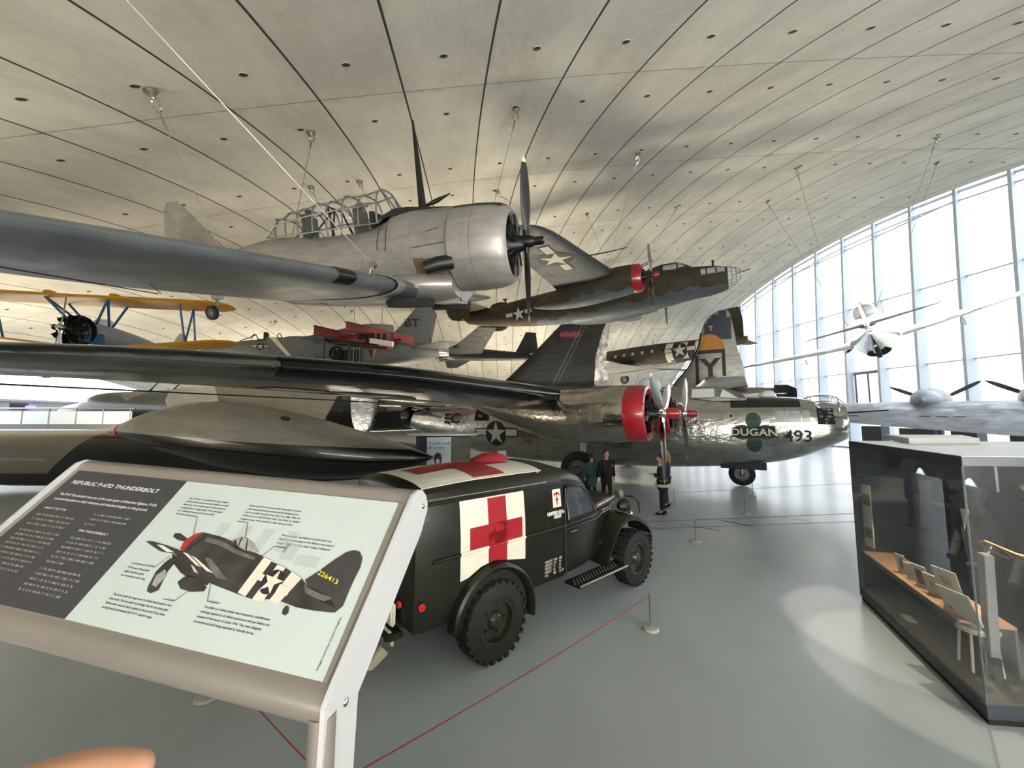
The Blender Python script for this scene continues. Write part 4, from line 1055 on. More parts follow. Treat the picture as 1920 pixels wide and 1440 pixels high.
# ------------------------------------------------------------------ heavy bomber whose fin carries a letter Y
t = empty('y_tail_bomber', (11.47, 23, 3.18), (0, 0, 150), 'bare metal heavy bomber whose tall fin shows a black-framed letter Y under an orange cap', 'aircraft')
def b29():
    F = mk('fuselage', fus([(1.0, -.3, 1.35, 1.0), (5, -.9, 1.5, 1.2), (8.5, -1.1, 1.5, 1.25), (9.6, -.8, 1.2, .9), (9.9, -.1, .6, .3)][::-1]+[(-.6, .05, 1.28, .8), (-2.4, .3, 1.2, .6), (-3.9, .5, 1.1, .4)]), 'b29m', t)
    f = mk('tail_fin', wing([(1.05, 2.6, 0, 4.85, .05, 0), (1.3, 2.0, 0, 4.25, .06, 0), (1.55, 1.58, 0, 3.8, .06, 0), (2.5, .79, 0, 2.9, .08, 0), (3.2, .4, 0, 2.35, .09, 0), (3.8, .15, 0, 1.98, .1, 0), (4.6, -.02, 0, 1.72, .1, 0), (5.2, -.2, 0, 1.44, .1, 0), (5.6, -.55, 0, 1.02, .1, 0), (5.8, -.9, 0, .55, .09, 0), (5.86, -1.05, 0, .25, .08, 0)], 11, 0, True, sub=3), 'b29m', t)
    sd = PT
    cap = [(.42+.80*cos(a), 3.5+.95*sin(a)) for a in [PI*k/16 for k in range(17)]]
    decal('fin_tip_paint', [([[(-.5, 3.62), (-.1, 3.62), (-.05, 4.0), (.42, 4.48), (1.0, 4.1), (2.4, 4.0), (2.2, 6.2), (-.6, 6.2)]], 'caseframe', 0)], (0, 0, 0), *sd, [f], t, grid=.2)
    decal('fin_emblem', [([cap], 'orange', 1), ([rect(-.37, 1.45, 1.24, 3.5)], 'printblack', 2), ([rect(-.18, 1.66, 1.05, 3.28)], 'b29m', 3), (text_polys('Y', 1.5, 'CENTER', .43, 1.92, .05, sx=1.05), 'printblack', 4), (text_polys('T', .40, 'CENTER', .55, 4.66, .01), 'printlight', 2), (text_polys('461748', .3, 'LEFT', -1.3, 1.14, .01), 'printblack', 1)], (0, 0, 0), *sd, [f, F], t, grid=.2)
    m = M(); m.tube([(-.62, -.17, 1.2), (-.6, -.15, 3.2), (-.62, -.12, 4.3), (-.7, -.1, 5.0)], .025, 5); mk('rudder_hinge', m, 'bright', t)
    m = M(); m.tube([(2.6, .0, 1.05), (1.6, .0, 1.55), (.8, .0, 2.5), (.42, .0, 3.2), (.16, .0, 3.8), (.0, 0, 4.6)], .035, 6); mk('deicer_boot', m, 'boot', t)
    for s_ in (-1, 1):
        sec = [(.4, .5, 1.2, 2.8, .1, 0), (6.0, -.5, 1.28, 1.5, .09, 0), (6.3, -.9, 1.28, .8, .08, 0)]
        mk('tailplane', wing(sec if s_ > 0 else mirror(sec), 8, 0), 'b29m', t)
    m = M(); m.lathe([(-.4, .3), (0, .5), (.6, .5)], 16, (-4.1, 0, .8), 'x', caps=True); mk('tail_turret', m, 'windowdark', t)
b29()

# ------------------------------------------------------------------ huge camouflaged jet bomber (left) with its black fin
t = empty('jet_bomber', (3.45, 31, 5.08), (0, 0, 182), 'very large camouflaged jet bomber filling the left background, black fin numbered 60689', 'aircraft')
def b52():
    F = mk('fuselage', fus([(38.2, -2.6, -1.9, .3), (37.6, -2.9, -1.5, .8), (36.3, -3.2, -1.25, 1.2, 2.3), (35.2, -3.3, -.65, 1.35, 2.5), (33.5, -3.4, -.45, 1.45, 2.6), (28, -3.6, -.25, 1.5, 2.6), (18, -3.6, -.1, 1.5, 2.6), (8, -3.2, .0, 1.4, 2.5), (2, -2.2, .1, 1.1, 2.3), (-3.5, -1.2, .15, .75, 2.2), (-8, -.6, .2, .5, 2.)]), 'b52f', t)
    f = mk('tail_fin', wing([(.0, 4.6, 0, 7.9, .06, 0), (.9, 3.6, 0, 7.0, .06, 0), (2.5, 2.0, 0, 5.5, .06, 0), (4.8, -.2, 0, 3.9, .06, 0), (7.8, -3.1, 0, 2.2, .06, 0)], 9, 0, True), 'finblack', t)
    decal('tail_number', [(text_polys('60689', .62, 'CENTER', 1.3, 4.15, .02, sx=1.1), 'redno', 0), ([[(-.3, .1), (-.24, .1), (3.3, 7.0), (3.24, 7.0)], [(.05, .1), (.09, .1), (3.6, 7.0), (3.56, 7.0)]], 'printgrey', 0)], (0, 0, 0), *PT, [f], t, grid=.4)
    m = wing([(.2, -3.2, 0, 1.2, .06, 0), (2.5, -3.35, 0, .9, .06, 0), (4.8, -4.05, 0, .55, .06, 0), (7.8, -5.3, 0, .3, .06, 0)], 8, 0, True); mk('rudder', m, 'torn', t)
    m = M(); m.tube([(4.6, 0, .1), (5.2, 0, .45), (5.6, 0, .55)], [.05, .18, .03], 6); mk('dorsal_spike', m, 'bright', t)
    decal('flight_deck_window', [([[(-36.25, -1.32), (-35.9, -.98), (-35.5, -.9), (-35.45, -1.35)], rect(-35.4, -1.3, -35.0, -.98)], 'windowpale', 0)], (0, 0, 0), *PT, [F], t)
    for x in (31.5, 29.8):
        m = M(); m.tube([(x, .3, -.45), (x-.9, .3, .55)], [.07, .03], 5); mk('whip_aerial', m, 'black', t)
    W = mk('wing', wing([(1.0, 29.5, -.6, 8.0, .12, .3), (6, 25.3, -1.0, 6.8, .12, .3), (12, 20.4, -1.6, 5.4, .12, .25), (17, 16.0, -2.3, 4.2, .11, .2), (20.6, 12.6, -2.7, 3.4, .1, .1)], 10, .02), 'b52w', t)
    mk('wing', wing(mirror([(1.0, 27.0, -.6, 9.0, .12, .3), (12, 17.0, -1.6, 6.4, .12, .25), (26, 5, -2.6, 4.0, .1, .1)]), 10, .02), 'b52w', t)
    # drop tank slung under the near wing
    T_ = M(); pr = [(0, .03), (.3, .14), (1.0, .34), (2.2, .58), (3.6, .74), (5.0, .74), (6.2, .62), (7.2, .40), (7.9, .16), (8.15, .02)]
    return F
b52()
# outer wing tank: grey above, black below, red nose
t = empty('wing_drop_tank', (-10.15, 9.75, 2.32), (0, 5.0, 4.0), 'huge pointed wing tank, grey above and black below, red tip at its left end', 'fuel tank')
m = fus([(.0, -.02, .03, .03), (.3, -.10, .20, .20), (1.0, -.28, .58, .5), (2.1, -.52, .92, .8), (3.2, -.70, 1.0, .95), (4.6, -.80, .84, .95), (5.8, -.74, .60, .82), (6.9, -.54, .35, .58), (7.6, -.32, .18, .32), (8.0, -.1, .05, .1), (8.12, -.02, .0, .02)], sub=6)
mk('tank_body', m, 'tank', t)
m = fus([(-.03, -.01, .01, .01), (.0, -.035, .045, .05), (.3, -.112, .213, .215), (.34, -.12, .225, .23)]); mk('tank_nose', m, 'red', t)
m = M(); m.lathe([(-.01, .0), (.01, .0)], 4)
m = M(); m.tube([(1.4, -.60, -.18), (3.0, -.95, -.20), (4.8, -1.02, -.20), (6.4, -.78, -.18), (7.7, -.30, -.12)], .03, 6); mk('tank_seam', m, 'boot', t)
m = wing([(.7, 2.6, 0, -2.6, .08, 0), (1.5, 2.3, 0, -3.2, .08, 0)], 8, 0, True); mk('tank_pylon', m, 'b52w', t)
m = M(); m.tube([(4.5, -.7, .72), (4.65, -.72, .70)], .05, 8); m.box((4.55, -.71, .72), (.16, .1, .03)); mk('filler_cap', m, 'dark', t)
# broad black-bellied nacelle behind it
t = empty('engine_pod', (-21.5, 14.4, 1.27), (0, 0, 0), 'broad engine pod, tan patch above and gloss black below, far left behind the tank', 'engine pod')
m = fus([(0, -.5, .6, .6), (.6, -.85, .93, 1.0, 2.6), (4, -1.05, .95, 1.25, 3), (9, -1.05, .92, 1.25, 3), (13, -.98, .86, 1.15, 3), (16, -.85, .62, .9, 2.6), (18.5, -.55, .35, .4)]); mk('pod_body', m, 'black', t)
for x in (6.0, 13.0):
    m = M(); m.box((x, .1, -1.1), (1.0, .3, .5)); mk('support_trestle', m, 'dark', t, smooth=0)
m_, n_, b_2 = newmat('pod_tan_over_black'); o_ = n_.obj(); x_, y_, z_ = n_.xyz(o_)
e_ = n_.math('ADD', n_.math('MULTIPLY', n_.math('SUBTRACT', 7.6, x_), .55), -.75)
msk = n_.math('MULTIPLY', n_.math('LESS_THAN', n_.math('ADD', n_.math('MULTIPLY', n_.math('ADD', z_, .0), -1.0), x_), 6.3), n_.math('GREATER_THAN', z_, -.5))
n_.link(n_.mix(msk, (.006, .006, .007), hx('6d6a5c')), b_2.inputs['Base Color']); b_2.inputs['Roughness'].default_value = .28; b_2.inputs['Coat Weight'].default_value = .4
for mt in (bpy.data.objects['pod_body'].data.materials,): mt[0] = m_

# ------------------------------------------------------------------ yellow and blue biplane
t = empty('biplane_trainer', (-15.74, 13.3, 5.78), (0, 0, -78), 'yellow-winged blue biplane with open black radial engine hanging at left', 'aircraft')
def stear():
    F = mk('fuselage', fus([(-.45, -.42, .42, .42), (-1.0, -.5, .45, .46), (-2.0, -.5, .5, .42), (-3.2, -.45, .45, .36), (-4.8, -.25, .3, .22), (-6.4, .0, .2, .06)]), 'steelblue', t)
    radial(t, (-.2, 0, 0), .55)
    m = M(); m.lathe([(-.35, .45), (-.32, .50), (-.28, .45)], 24, (0, 0, 0)); mk('collector_ring', m, 'engine', t)
    prop(t, (.12, 0, 0), 1.28, [R(-3), R(177)], 'propgrey', .17, 'chrome', tip=True)
    for s_ in (-1, 1):
        u = [(.0, -.1, 1.25, 1.45, .11, .04), (4.2, -.1, 1.28, 1.45, .11, .04), (4.75, -.35, 1.28, .9, .1, 0), (4.85, -.6, 1.28, .4, .1, 0)]
        l = [(.3, -.75, -.55, 1.4, .11, .04), (4.1, -.75, -.12, 1.4, .11, .04), (4.65, -1.0, -.06, .9, .1, 0), (4.75, -1.25, -.05, .4, .1, 0)]
        mk('upper_wing', wing(u if s_ > 0 else mirror(u), 9), 'yellow', t); mk('lower_wing', wing(l if s_ > 0 else mirror(l), 9), 'yellow', t)
        for p in ([(-.4, s_*3.2, 1.25), (-1.0, s_*3.15, -.22)], [(-1.3, s_*3.2, 1.22), (-1.7, s_*3.15, -.25)], [(-1.3, s_*3.2, 1.22), (-1.0, s_*3.15, -.22)]):
            m = M(); m.tube(p, .035, 8); mk('interplane_strut', m, 'blue', t)
        for p in ([(-.35, s_*.95, 1.22), (-.75, s_*.38, .35)], [(-1.3, s_*.95, 1.2), (-1.5, s_*.38, .4)], [(-.35, s_*.95, 1.22), (-1.3, s_*.4, .4)]):
            m = M(); m.tube(p, .04, 8); mk('cabane_strut', m, 'blue', t)
        m = M(); m.tube([(-.9, s_*.35, -.35), (-.75, s_*.9, -1.3)], [.12, .08], 10); mk('gear_leg', m, 'blue', t)
        wheel('main_wheel', t, (-.75, s_*.98, -1.4), .3, .17, tread=False)
        m = M(); m.box((-.75, s_*.38, -.2), (.6, .25, .5)); mk('blue_fairing', m, 'blue', t, bevel=.06)
        h = [(.1, -5.5, .15, 1.3, .07, 0), (1.6, -5.9, .15, .7, .07, 0)]; mk('tailplane', wing(h if s_ > 0 else mirror(h), 8, 0), 'yellow', t)
        m = M(); m.box((-.6, s_*1.0, 1.42), (.3, .25, .12)); mk('wing_fitting', m, 'yellow', t, bevel=.03)
    mk('tail_fin', wing([(.1, -5.6, 0, 1.3, .07, 0), (.9, -6.0, 0, .9, .07, 0), (1.2, -6.3, 0, .4, .07, 0)], 8, 0, True), 'cream', t)
    m = M(); m.box((-1.6, 0, .55), (.3, .5, .3)); mk('windscreen', m, 'paleglassT', t, bevel=.05)
stear()

# ------------------------------------------------------------------ silver fighter hanging in front of the glass
t = empty('silver_fighter', (17.8, 18.7, 6.85), (-12.5, -11, 46), 'bright silver single-engined fighter hanging before the window wall, seen from behind', 'aircraft')
def p51():
    F = mk('fuselage', fus([(2.9, -.4, .6, .5), (2.6, -.85, .9, .85), (1.5, -1.0, .98, .95), (0, -1.1, .95, .96), (-1.5, -1.05, .9, .85), (-2.6, -.85, .82, .64), (-4, -.4, .65, .38), (-5.6, .1, .5, .1)]), 'bright', t)
    prop(t, (3.05, 0, .1), 1.75, [R(-4), R(116), R(236)], 'propblack', .24, 'steel', 'bright', .35)
    m = M(); m.lathe([(-1.2+2.0*k/14, .46*sin(PI*k/14)) for k in range(1, 14)], 20, (-.3, 0, 1.0), 'x', caps=True); mk('bubble_canopy', m, 'paleglassT', t)
    for s_ in (-1, 1):
        u = [(.5, 1.6, -.45, 2.8, .14, .05), (2.0, 1.4, -.35, 2.3, .13, .05), (4.5, .9, -.12, 1.6, .12, .03), (5.7, .5, 0, 1.0, .1, 0), (5.95, .2, .02, .4, .1, 0)]
        W = mk('wing', wing(u if s_ > 0 else mirror(u), 10, sub=2), 'bright', t)
        m = M(); m.box((.1, s_*2.9, -.62), (.5, .05, .3)); mk('wing_pylon', m, 'white', W, bevel=.01)
        u = [(.1, -3.8, .5, 1.5, .08, 0), (1.5, -4.2, .52, 1.0, .08, 0), (2.1, -4.6, .53, .45, .07, 0)]
        mk('tailplane', wing(u if s_ > 0 else mirror(u), 9, 0), 'underdark', t)
    mk('tail_fin', wing([(.3, -3.6, 0, 2.1, .07, 0), (1.2, -4.5, 0, 1.3, .07, 0), (1.7, -4.9, 0, .7, .07, 0)], 9, 0, True), 'bright', t)
    m = M(); m.lathe([(-.12, .36), (-.1, .40), (.4, .44)], 20, (-2.4, 0, -.85), 'x', rz=.45); m.lathe([(-.05, .01), (-.05, .37)], 20, (-2.4, 0, -.85), 'x', rz=.45); mk('exhaust_duct', m, 'dark', t)
    wheel('tail_wheel', t, (-3.9, 0, -.75), .24, .16, tread=False, rim='white')
    m = M(); m.tube([(-3.8, 0, -.2), (-3.9, .1, -.75)], .05, 8); mk('tail_wheel_leg', m, 'bright', t)
p51()

# ------------------------------------------------------------------ pale heavy bomber behind the showcase: wing, tailplane, domed nacelles
t = empty('pale_heavy_bomber', (22.5, 11.2, 0), (0, 0, 36), 'pale grey-blue heavy bomber whose long wing and domed nacelles stretch right behind the showcase', 'aircraft')
def b17():
    # local x = forward (away), wings along y
    F = mk('fuselage', fus([(7, 2.2, 3.2, .4), (5, 1.5, 3.9, 1.0), (0, 1.1, 3.7, 1.15), (-5, 1.0, 3.0, .9), (-11, 1.0, 2.2, .3)]), 'whitewing', t)
    sec = [(.8, 3.2, 3.1, 5.4, .17, 1.3), (5, 2.9, 3.2, 4.6, .16, 1.2), (9, 2.5, 3.3, 3.6, .15, .95), (13, 2.1, 3.35, 2.4, .13, .6), (15.4, 1.6, 3.35, 1.3, .12, .2), (15.8, 1.2, 3.35, .6, .1, .1)]
    for q in (sec, mirror(sec)):
        W = mk('wing', wing(q, 12, sub=2), 'whitewing', t)
        if q is sec:
            for y in (4.1, 7.4):
                m = M(); m.lathe([(-1.7, .02), (-1.4, .25), (-.8, .48), (0, .62), (.9, .68), (1.9, .68), (2.1, .6), (2.12, .02)], 28, (2.4, y, 3.45)); nn = mk('engine_nacelle', m, 'whitewing', t)
                m = M(); m.lathe([(.95, .69), (1.0, .70), (1.05, .69)], 28, (2.4, y, 3.45)); mk('nacelle_band', m, 'white', nn)
                prop(t, (4.7, y, 3.45), 1.9, [R(-62+(0 if y < 6 else 0)), R(58), R(178)] if y > 6 else [R(62), R(182), R(302)], 'propblack2', .26, 'steel', tip=False)
            for i, yy in enumerate((2.6, 3.1, 3.6, 6.2, 6.7, 7.2, 9.6, 10.15, 10.7, 11.3)):
                decal('hinge_slot', [([[(yy-.2, -.03), (yy-.14, .03), (yy+.2, .03), (yy+.15, -.03)]], 'dark', 0)], (-.3, 0, 6), (0, 1, 0), (-1, 0, 0), [W], W, far=1)
    hs = [(.2, -8.0, 1.75, 2.4, .1, .2), (4.6, -8.6, 1.75, 1.7, .1, .15), (6.2, -9.0, 1.75, .9, .1, .05), (6.5, -9.3, 1.75, .4, .1, 0)]
    for q in (hs, mirror(hs)): mk('tailplane', wing(q, 10, 0), 'whitewing', t)
    mk('tail_fin', wing([(2.0, -4.5, 0, 6.5, .05, 0), (3.0, -7.6, 0, 3.3, .06, 0), (5.2, -9.3, 0, 1.3, .07, 0)], 9, 0, True), 'whitewing', t) if False else None
    for s_ in (-1, 1): wheel('main_wheel', t, (1.8, s_*4.1, .7), .7, .4, tread=False)
b17()
# prints on the reading board, metres on its face
DR={"fus":[[0.7896,0.236],[0.782,0.2596],[0.7928,0.2768],[0.8081,0.2902],[0.8316,0.2952],[0.868,0.2925],[0.9037,0.2899],[0.9608,0.2809],[0.9922,0.2694],[1.0259,0.2607],[1.0695,0.2577],[1.1001,0.2511],[1.1329,0.2411],[1.1996,0.2299],[1.276,0.2077],[1.3175,0.1862],[1.3897,0.1753],[1.4354,0.1551],[1.4197,0.1398],[1.3633,0.1365],[1.3075,0.1366],[1.2444,0.1446],[1.2094,0.1431],[1.1598,0.1361],[1.1028,0.1422],[1.0322,0.1506],[0.9753,0.1579],[0.9473,0.1656],[0.8881,0.1935],[0.8205,0.2225]],"cowl":[[0.7916,0.2341],[0.782,0.2596],[0.7928,0.2768],[0.8081,0.2902],[0.829,0.2949],[0.8173,0.2751],[0.8083,0.256],[0.8125,0.2301]],"fin":[[1.2887,0.2057],[1.3198,0.2378],[1.3486,0.2724],[1.3719,0.2952],[1.3939,0.3048],[1.4155,0.3026],[1.4328,0.287],[1.4399,0.261],[1.4384,0.2241],[1.439,0.1925],[1.4413,0.1592],[1.4273,0.1409],[1.4027,0.1405],[1.3582,0.1641],[1.3197,0.1829]],"tailplane":[[1.2925,0.1935],[1.3297,0.1879],[1.3897,0.1753],[1.4202,0.1529],[1.3837,0.1576],[1.318,0.1722]],"wing":[[0.632,0.2417],[0.6516,0.2454],[0.7285,0.2397],[0.8076,0.2295],[0.8719,0.2204],[0.941,0.2044],[0.9978,0.1879],[1.0189,0.1733],[0.9555,0.1784],[0.875,0.1959],[0.7859,0.2182],[0.7225,0.219],[0.6742,0.2308]],"w1":[[0.8096,0.2276],[0.8352,0.2243],[0.9199,0.1936],[0.8958,0.1965]],"w2":[[0.8488,0.2217],[0.8757,0.2167],[0.9767,0.1831],[0.9488,0.1854]],"w3":[[0.6878,0.237],[0.7132,0.2378],[0.7819,0.222],[0.7498,0.2202]],"red":[[0.9734,0.1866],[0.9933,0.1873],[1.0189,0.1733],[0.9955,0.174]],"s1":[[1.1121,0.2486],[1.1463,0.2428],[1.1337,0.1394],[1.1009,0.1455]],"s2":[[1.1724,0.2342],[1.2052,0.2286],[1.1979,0.1345],[1.1598,0.1361]],"s3":[[1.2331,0.2227],[1.276,0.2077],[1.2473,0.1347],[1.2147,0.1421]],"canopy":[[0.9565,0.2827],[0.9794,0.2965],[0.9988,0.2988],[1.0426,0.2842],[1.0834,0.2594],[1.0587,0.2584],[1.0131,0.2634]],"prop":[[0.7233,0.2687],[0.72,0.2799],[0.7409,0.2824],[0.791,0.2675],[0.7942,0.2588],[0.7522,0.2606]],"gear":[[0.7833,0.205],[0.8117,0.2044],[0.812,0.1634],[0.8326,0.1157],[0.8143,0.1038],[0.7949,0.1068],[0.7843,0.1205],[0.7698,0.1619],[0.7757,0.1914]],"leg":[[0.7976,0.1716],[0.8196,0.1564],[0.816,0.121],[0.7945,0.1257],[0.7817,0.1514]],"tank":[[0.8753,0.1444],[0.8841,0.1611],[0.9382,0.1644],[0.9881,0.1446],[0.9887,0.1336],[0.9461,0.1259],[0.9019,0.129]],"tw":[[1.2701,0.1279],[1.2745,0.1369],[1.2846,0.135],[1.2932,0.1214],[1.2873,0.1133],[1.2738,0.1169]],"L1":[[0.6578,0.344],[0.7565,0.3421],[0.8036,0.2758]],"L2":[[0.9267,0.3447],[0.9699,0.3447],[1.0005,0.2968]],"L3":[[1.1655,0.2829],[1.1234,0.2824],[1.0911,0.2325]],"L4":[[0.656,0.1719],[0.7539,0.172],[0.7772,0.2106]],"L5":[[0.8746,0.0958],[0.9166,0.0967],[0.9371,0.1272]],"L6":[[1.0664,0.111],[1.024,0.1109],[0.9951,0.153]],"c":[[1.1893,0.1868],[1.1359,0.2003],[1.2404,0.1774]]}
# ------------------------------------------------------------------ sloping reading board
SO = Vector((-1.8794, 1.3185, 2.0825)); SX = Vector((.9705, -.2379, -.0378)).normalized(); SY = Vector((.1884, .6521, .7343)); SY = (SY-SX*SY.dot(SX)).normalized(); SN = SX.cross(SY)
def reading_board():
    t = empty('reading_board', SO, label='large sloping reading board about a fighter aircraft, dark left and pale right, nearest the camera', cat='sign')
    t.rotation_euler = Matrix((SX, SY, SN)).transposed().to_euler()
    # metal tray: rolled top and bottom edges
    prof = [(-.004, -.06)]
    pr = []
    for k in range(9): a = R(90+180*k/8); pr.append((-.02+.055*cos(a)-.0, -.048+.05*sin(a)))
    pts = [(.0, .0), (-.012, .006)]+[(-.022+.052*cos(R(110+150*k/10)), -.035+.045*sin(R(110+150*k/10))) for k in range(11)]+[(.0, -.09), (.5, -.09)]+[(.50+.042*cos(R(-80+170*k/10)), -.04+.044*sin(R(-80+170*k/10))) for k in range(11)]+[(.478, .0)]
    m = M(); m.loft([[(u, a, b) for a, b in pts] for u in (-.045, 1.503)]); mk('board_tray', m, 'signmetal', t, smooth=40)
    m = M(); m.box((.74, .2355, .0015), (1.5, .471, .003)); P0 = mk('board_face', m, 'signmetal', t, smooth=0)
    m = M(); m.add([(-.01, .471, .004), (-.01, .0, .004), (.5926, .003, .004), (.5757, .471, .004)], [(0, 1, 2, 3)]); mk('dark_print', m, 'signdark', t, smooth=0)
    m = M(); m.add([(.5926, .003, .004), (1.477, .0, .004), (1.468, .471, .004), (.5757, .471, .004)], [(0, 1, 2, 3)]); mk('pale_print', m, 'signpale', t, smooth=0)
    for s_, u in ((1, 1.503), (-1, -.055)):
        arc = [(.485+.062*cos(R(a)), -.052+.070*sin(R(a))) for a in (80, 50, 20, -10, -40, -60)]
        pl = [(-.045, .013), (-.012, .016), (.2, .014), (.43, .018)]+arc+[(.44, -.130), (.249, -.122), (.10, -.120), (.005, -.115)]
        dn = Vector((-.7343, -.6777))
        q1 = (pl[-1][0]+dn.x*1.35, pl[-1][1]+dn.y*1.35); q2 = (pl[0][0]+dn.x*1.28, pl[0][1]+dn.y*1.28)
        m = M(); m.prism(pl+[q1, q2], lambda a, b, w: (u+w, a, b), .012); e = mk('end_plate', m, 'signplate', t, bevel=.002)
        e['label'] = 'white end plate and post'
        m = M()
        for a, b in ((.505, -.066), (-.021, -.064)): 
            m = M(); m.lathe([(.012, .009), (.016, .009), (.019, .006), (.02, .001)], 14, (u, a, b), 'x'); mk('bolt', m, 'chrome', e)
    m = M(); m.tube([(1.49, -.05, -.03), (1.49+.03*1.3, -.05-.7343*1.28, -.03-.6777*1.28)], .03, 14); mk('post_tube', m, 'signmetal', t)
    def pr_(nm, polys, mt, lev): return decal(nm, [(polys, mt, 0)], (0, 0, .0045+lev*.0004), (1, 0, 0), (0, 1, 0), None, t, off=0)
    def fit(s, u, v, w, cap, al='L', sh=0., off=.004):
        ps = text_polys(s, 1, off=off, shear=sh); xs = [a for p in ps for a, b in p]; k = w/(max(xs)-min(xs)); x0 = min(xs)
        return [[(u+(a-x0)*k, v+b*cap/.73) for a, b in p] for p in ps]
    pr_('title_lettering', fit('REPUBLIC P-47D THUNDERBOLT', .03, .4112, .462, .0158, off=.02), 'printwhite', 1)
    pr_('intro_lettering', fit('The P-47 Thunderbolt was one of the main types of American fighters. P-47s', .034, .3605, .508, .0100, off=.016)+fit('escorted bombers on their missions, and attacked targets on the ground.', .035, .3405, .486, .0100, off=.016), 'printwhite', 1)
    pr_('heading_lettering', fit('ABOUT THE TYPE', .036, .3025, .118, .0075, off=.01)+fit('THIS THUNDERBOLT', .309, .2405, .145, .0078, off=.01), 'printwhite', 1)
    random.seed(11); bars = []
    for u, v, n_, w, dv in ((.037, .2755, 3, .21, .0178), (.040, .2150, 9, .215, .0158), (.305, .3015, 2, .205, .0178), (.306, .2660, 1, .05, .0178), (.308, .2145, 5, .205, .0163), (.310, .133, 1, .085, .0163), (.313, .1105, 5, .210, .0160)):
        for k in range(n_):
            x = u+k*.0006; end = u+w*random.uniform(.9, 1.)
            while x < end:
                l = random.choice((.006, .010, .014, .018, .022)); l = min(l, end-x+.002)
                for q in range(max(1, int(l/.0036))): bars.append(rect(x+q*.0036, v-k*dv, x+q*.0036+.0024, v-k*dv+(.0052 if q % 3 else .0068)))
                x += l+.005
    pr_('body_copy', bars, 'printsilver', 1)
    T = [('The P-47\'s big, air-cooled radial engine made it|ideal for ground attack missions. Unlike an aircraft|fitted with a water cooled engine (which could stop|working if hit by a single bullet), P-47s could take a|lot of damage from ground fire and still fly.', .652, .4035, .0122, (.182, .192, .190, .19, .165)),
         ("Earlier model P-47s had so-called 'Razorback' cockpits|with armoured sliding canopies and tall fuselage spines|which restricted the pilot's rear view. From May 1944, the|P-47D arrived in the UK fitted with a 'tear-drop' or 'bubble'|moulded canopy, which provided a clear, all-round view.", .926, .4020, .0121, (.212, .21, .225, .232, .212)),
         ("These markings represent an aircraft which was|funded by the purchase of War Bonds in the state of|Oregon. This is why it is called 'Oregon's Britannia'.", 1.1215, .3185, .0125, (.185, .202, .198)),
         ('P-47s were fitted with|eight machine guns,|four mounted in each wing.', .652, .1575, .0118, (.09, .085, .103)),
         ('The racks under the wings were for either two bombs or two|drop tanks. The one under the fuselage was for one drop tank.|Bombs were used to attack targets on the ground. Drop tanks|carried fuel and extended the P-47\'s mission range.', .6845, .0822, .0118, (.232, .232, .232, .198)),
         ('The black and white stripes were temporary identification|markings applied to all Allied tactical aircraft just before the|invasion of Normandy on 6 June 1944. They were designed|to prevent aircraft being attacked by friendly forces.', 1.0223, .0955, .0122, (.228, .236, .218, .205))]
    for s, u, v, dv, ws in T:
        ps = []
        for k, (ln, w) in enumerate(zip(s.split('|'), ws)): ps += fit(ln, u, v-k*dv, w, .0060, off=.012)
        pr_('caption', ps, 'printblack', 1)
    ps = fit('Image courtesy of John Hughes', 0, 0, .115, .0062); ps = [[(1.452-b, .018+a) for a, b in p] for p in ps]
    pr_('picture_credit', ps, 'printblack', 1)
    ghost = [[(.86+.09*k, .21+.02*k), (.90+.09*k, .21+.02*k), (.91+.09*k, .335), (.87+.09*k, .335)] for k in range(4)]
    pr_('faint_print', ghost+[rect(1.16, .25, 1.21, .30), rect(1.22, .24, 1.30, .27)], 'printghost', 1)
    D = DR
    for nm, keys, mt, lev in (('aircraft_print', ('wing', 'gear', 'tank', 'tw', 'prop'), 'printplane', 2), ('wheel_print', ('leg',), 'printsilver', 3), ('aircraft_body_print', ('fus',), 'printplane', 3), ('tail_print', ('fin', 'tailplane'), 'printplane2', 4), ('stripe_print', ('w1', 'w2', 'w3', 's1', 's2', 's3'), 'printlight', 5), ('red_print', ('cowl', 'red'), 'printred', 5), ('canopy_print', ('canopy',), 'printsilver', 5)):
        for k in keys:
            pr_(nm, [D[k]], mt, lev)
    pr_('aircraft_print', [[(.775, .217), (.83, .213), (.875, .195), (.905, .178), (.95, .172), (.985, .166), (.985, .150), (.93, .150), (.90, .160), (.86, .170), (.80, .195)]], 'printplane', 1)
    pr_('aircraft_print', [[(.885, .168), (.925, .168), (.935, .155), (.89, .155)], [(.79, .21), (.82, .205), (.80, .16), (.775, .165)]], 'printblack', 1)
    pr_('cowl_gap_print', [[(.845, .292), (.852, .292), (.842, .268), (.822, .235), (.815, .236), (.833, .266)]], 'printblack', 6)
    pr_('fuselage_shine_print', [[(.86, .283), (.93, .276), (1.0, .258), (1.08, .245), (1.09, .235), (1.0, .246), (.93, .262), (.86, .268)]], 'printgrey', 6)
    pr_('wing_root_print', [[(.905, .222), (.93, .222), (.99, .195), (1.03, .178), (1.045, .172), (1.0, .172), (.97, .186)]], 'printgrey', 6)
    pr_('elevator_print', [[(1.293, .196), (1.318, .186), (1.36, .178), (1.392, .175), (1.40, .17), (1.38, .162), (1.345, .166), (1.31, .175)]], 'printgrey', 6)
    pr_('canopy_frame_print', [[(.985, .297), (.99, .297), (1.0, .265), (.996, .264)], [(1.01, .294), (1.014, .293), (1.035, .262), (1.03, .261)], [(.965, .284), (.972, .286), (1.0, .262), (.99, .262)]], 'printblack', 6)
    c = D['c'][0]
    pr_('star_print', [star_poly(.036, c[0], c[1], .15)], 'printlight', 7); pr_('star_ground_print', [disc_poly(.034, c[0], c[1])], 'printblack', 6)
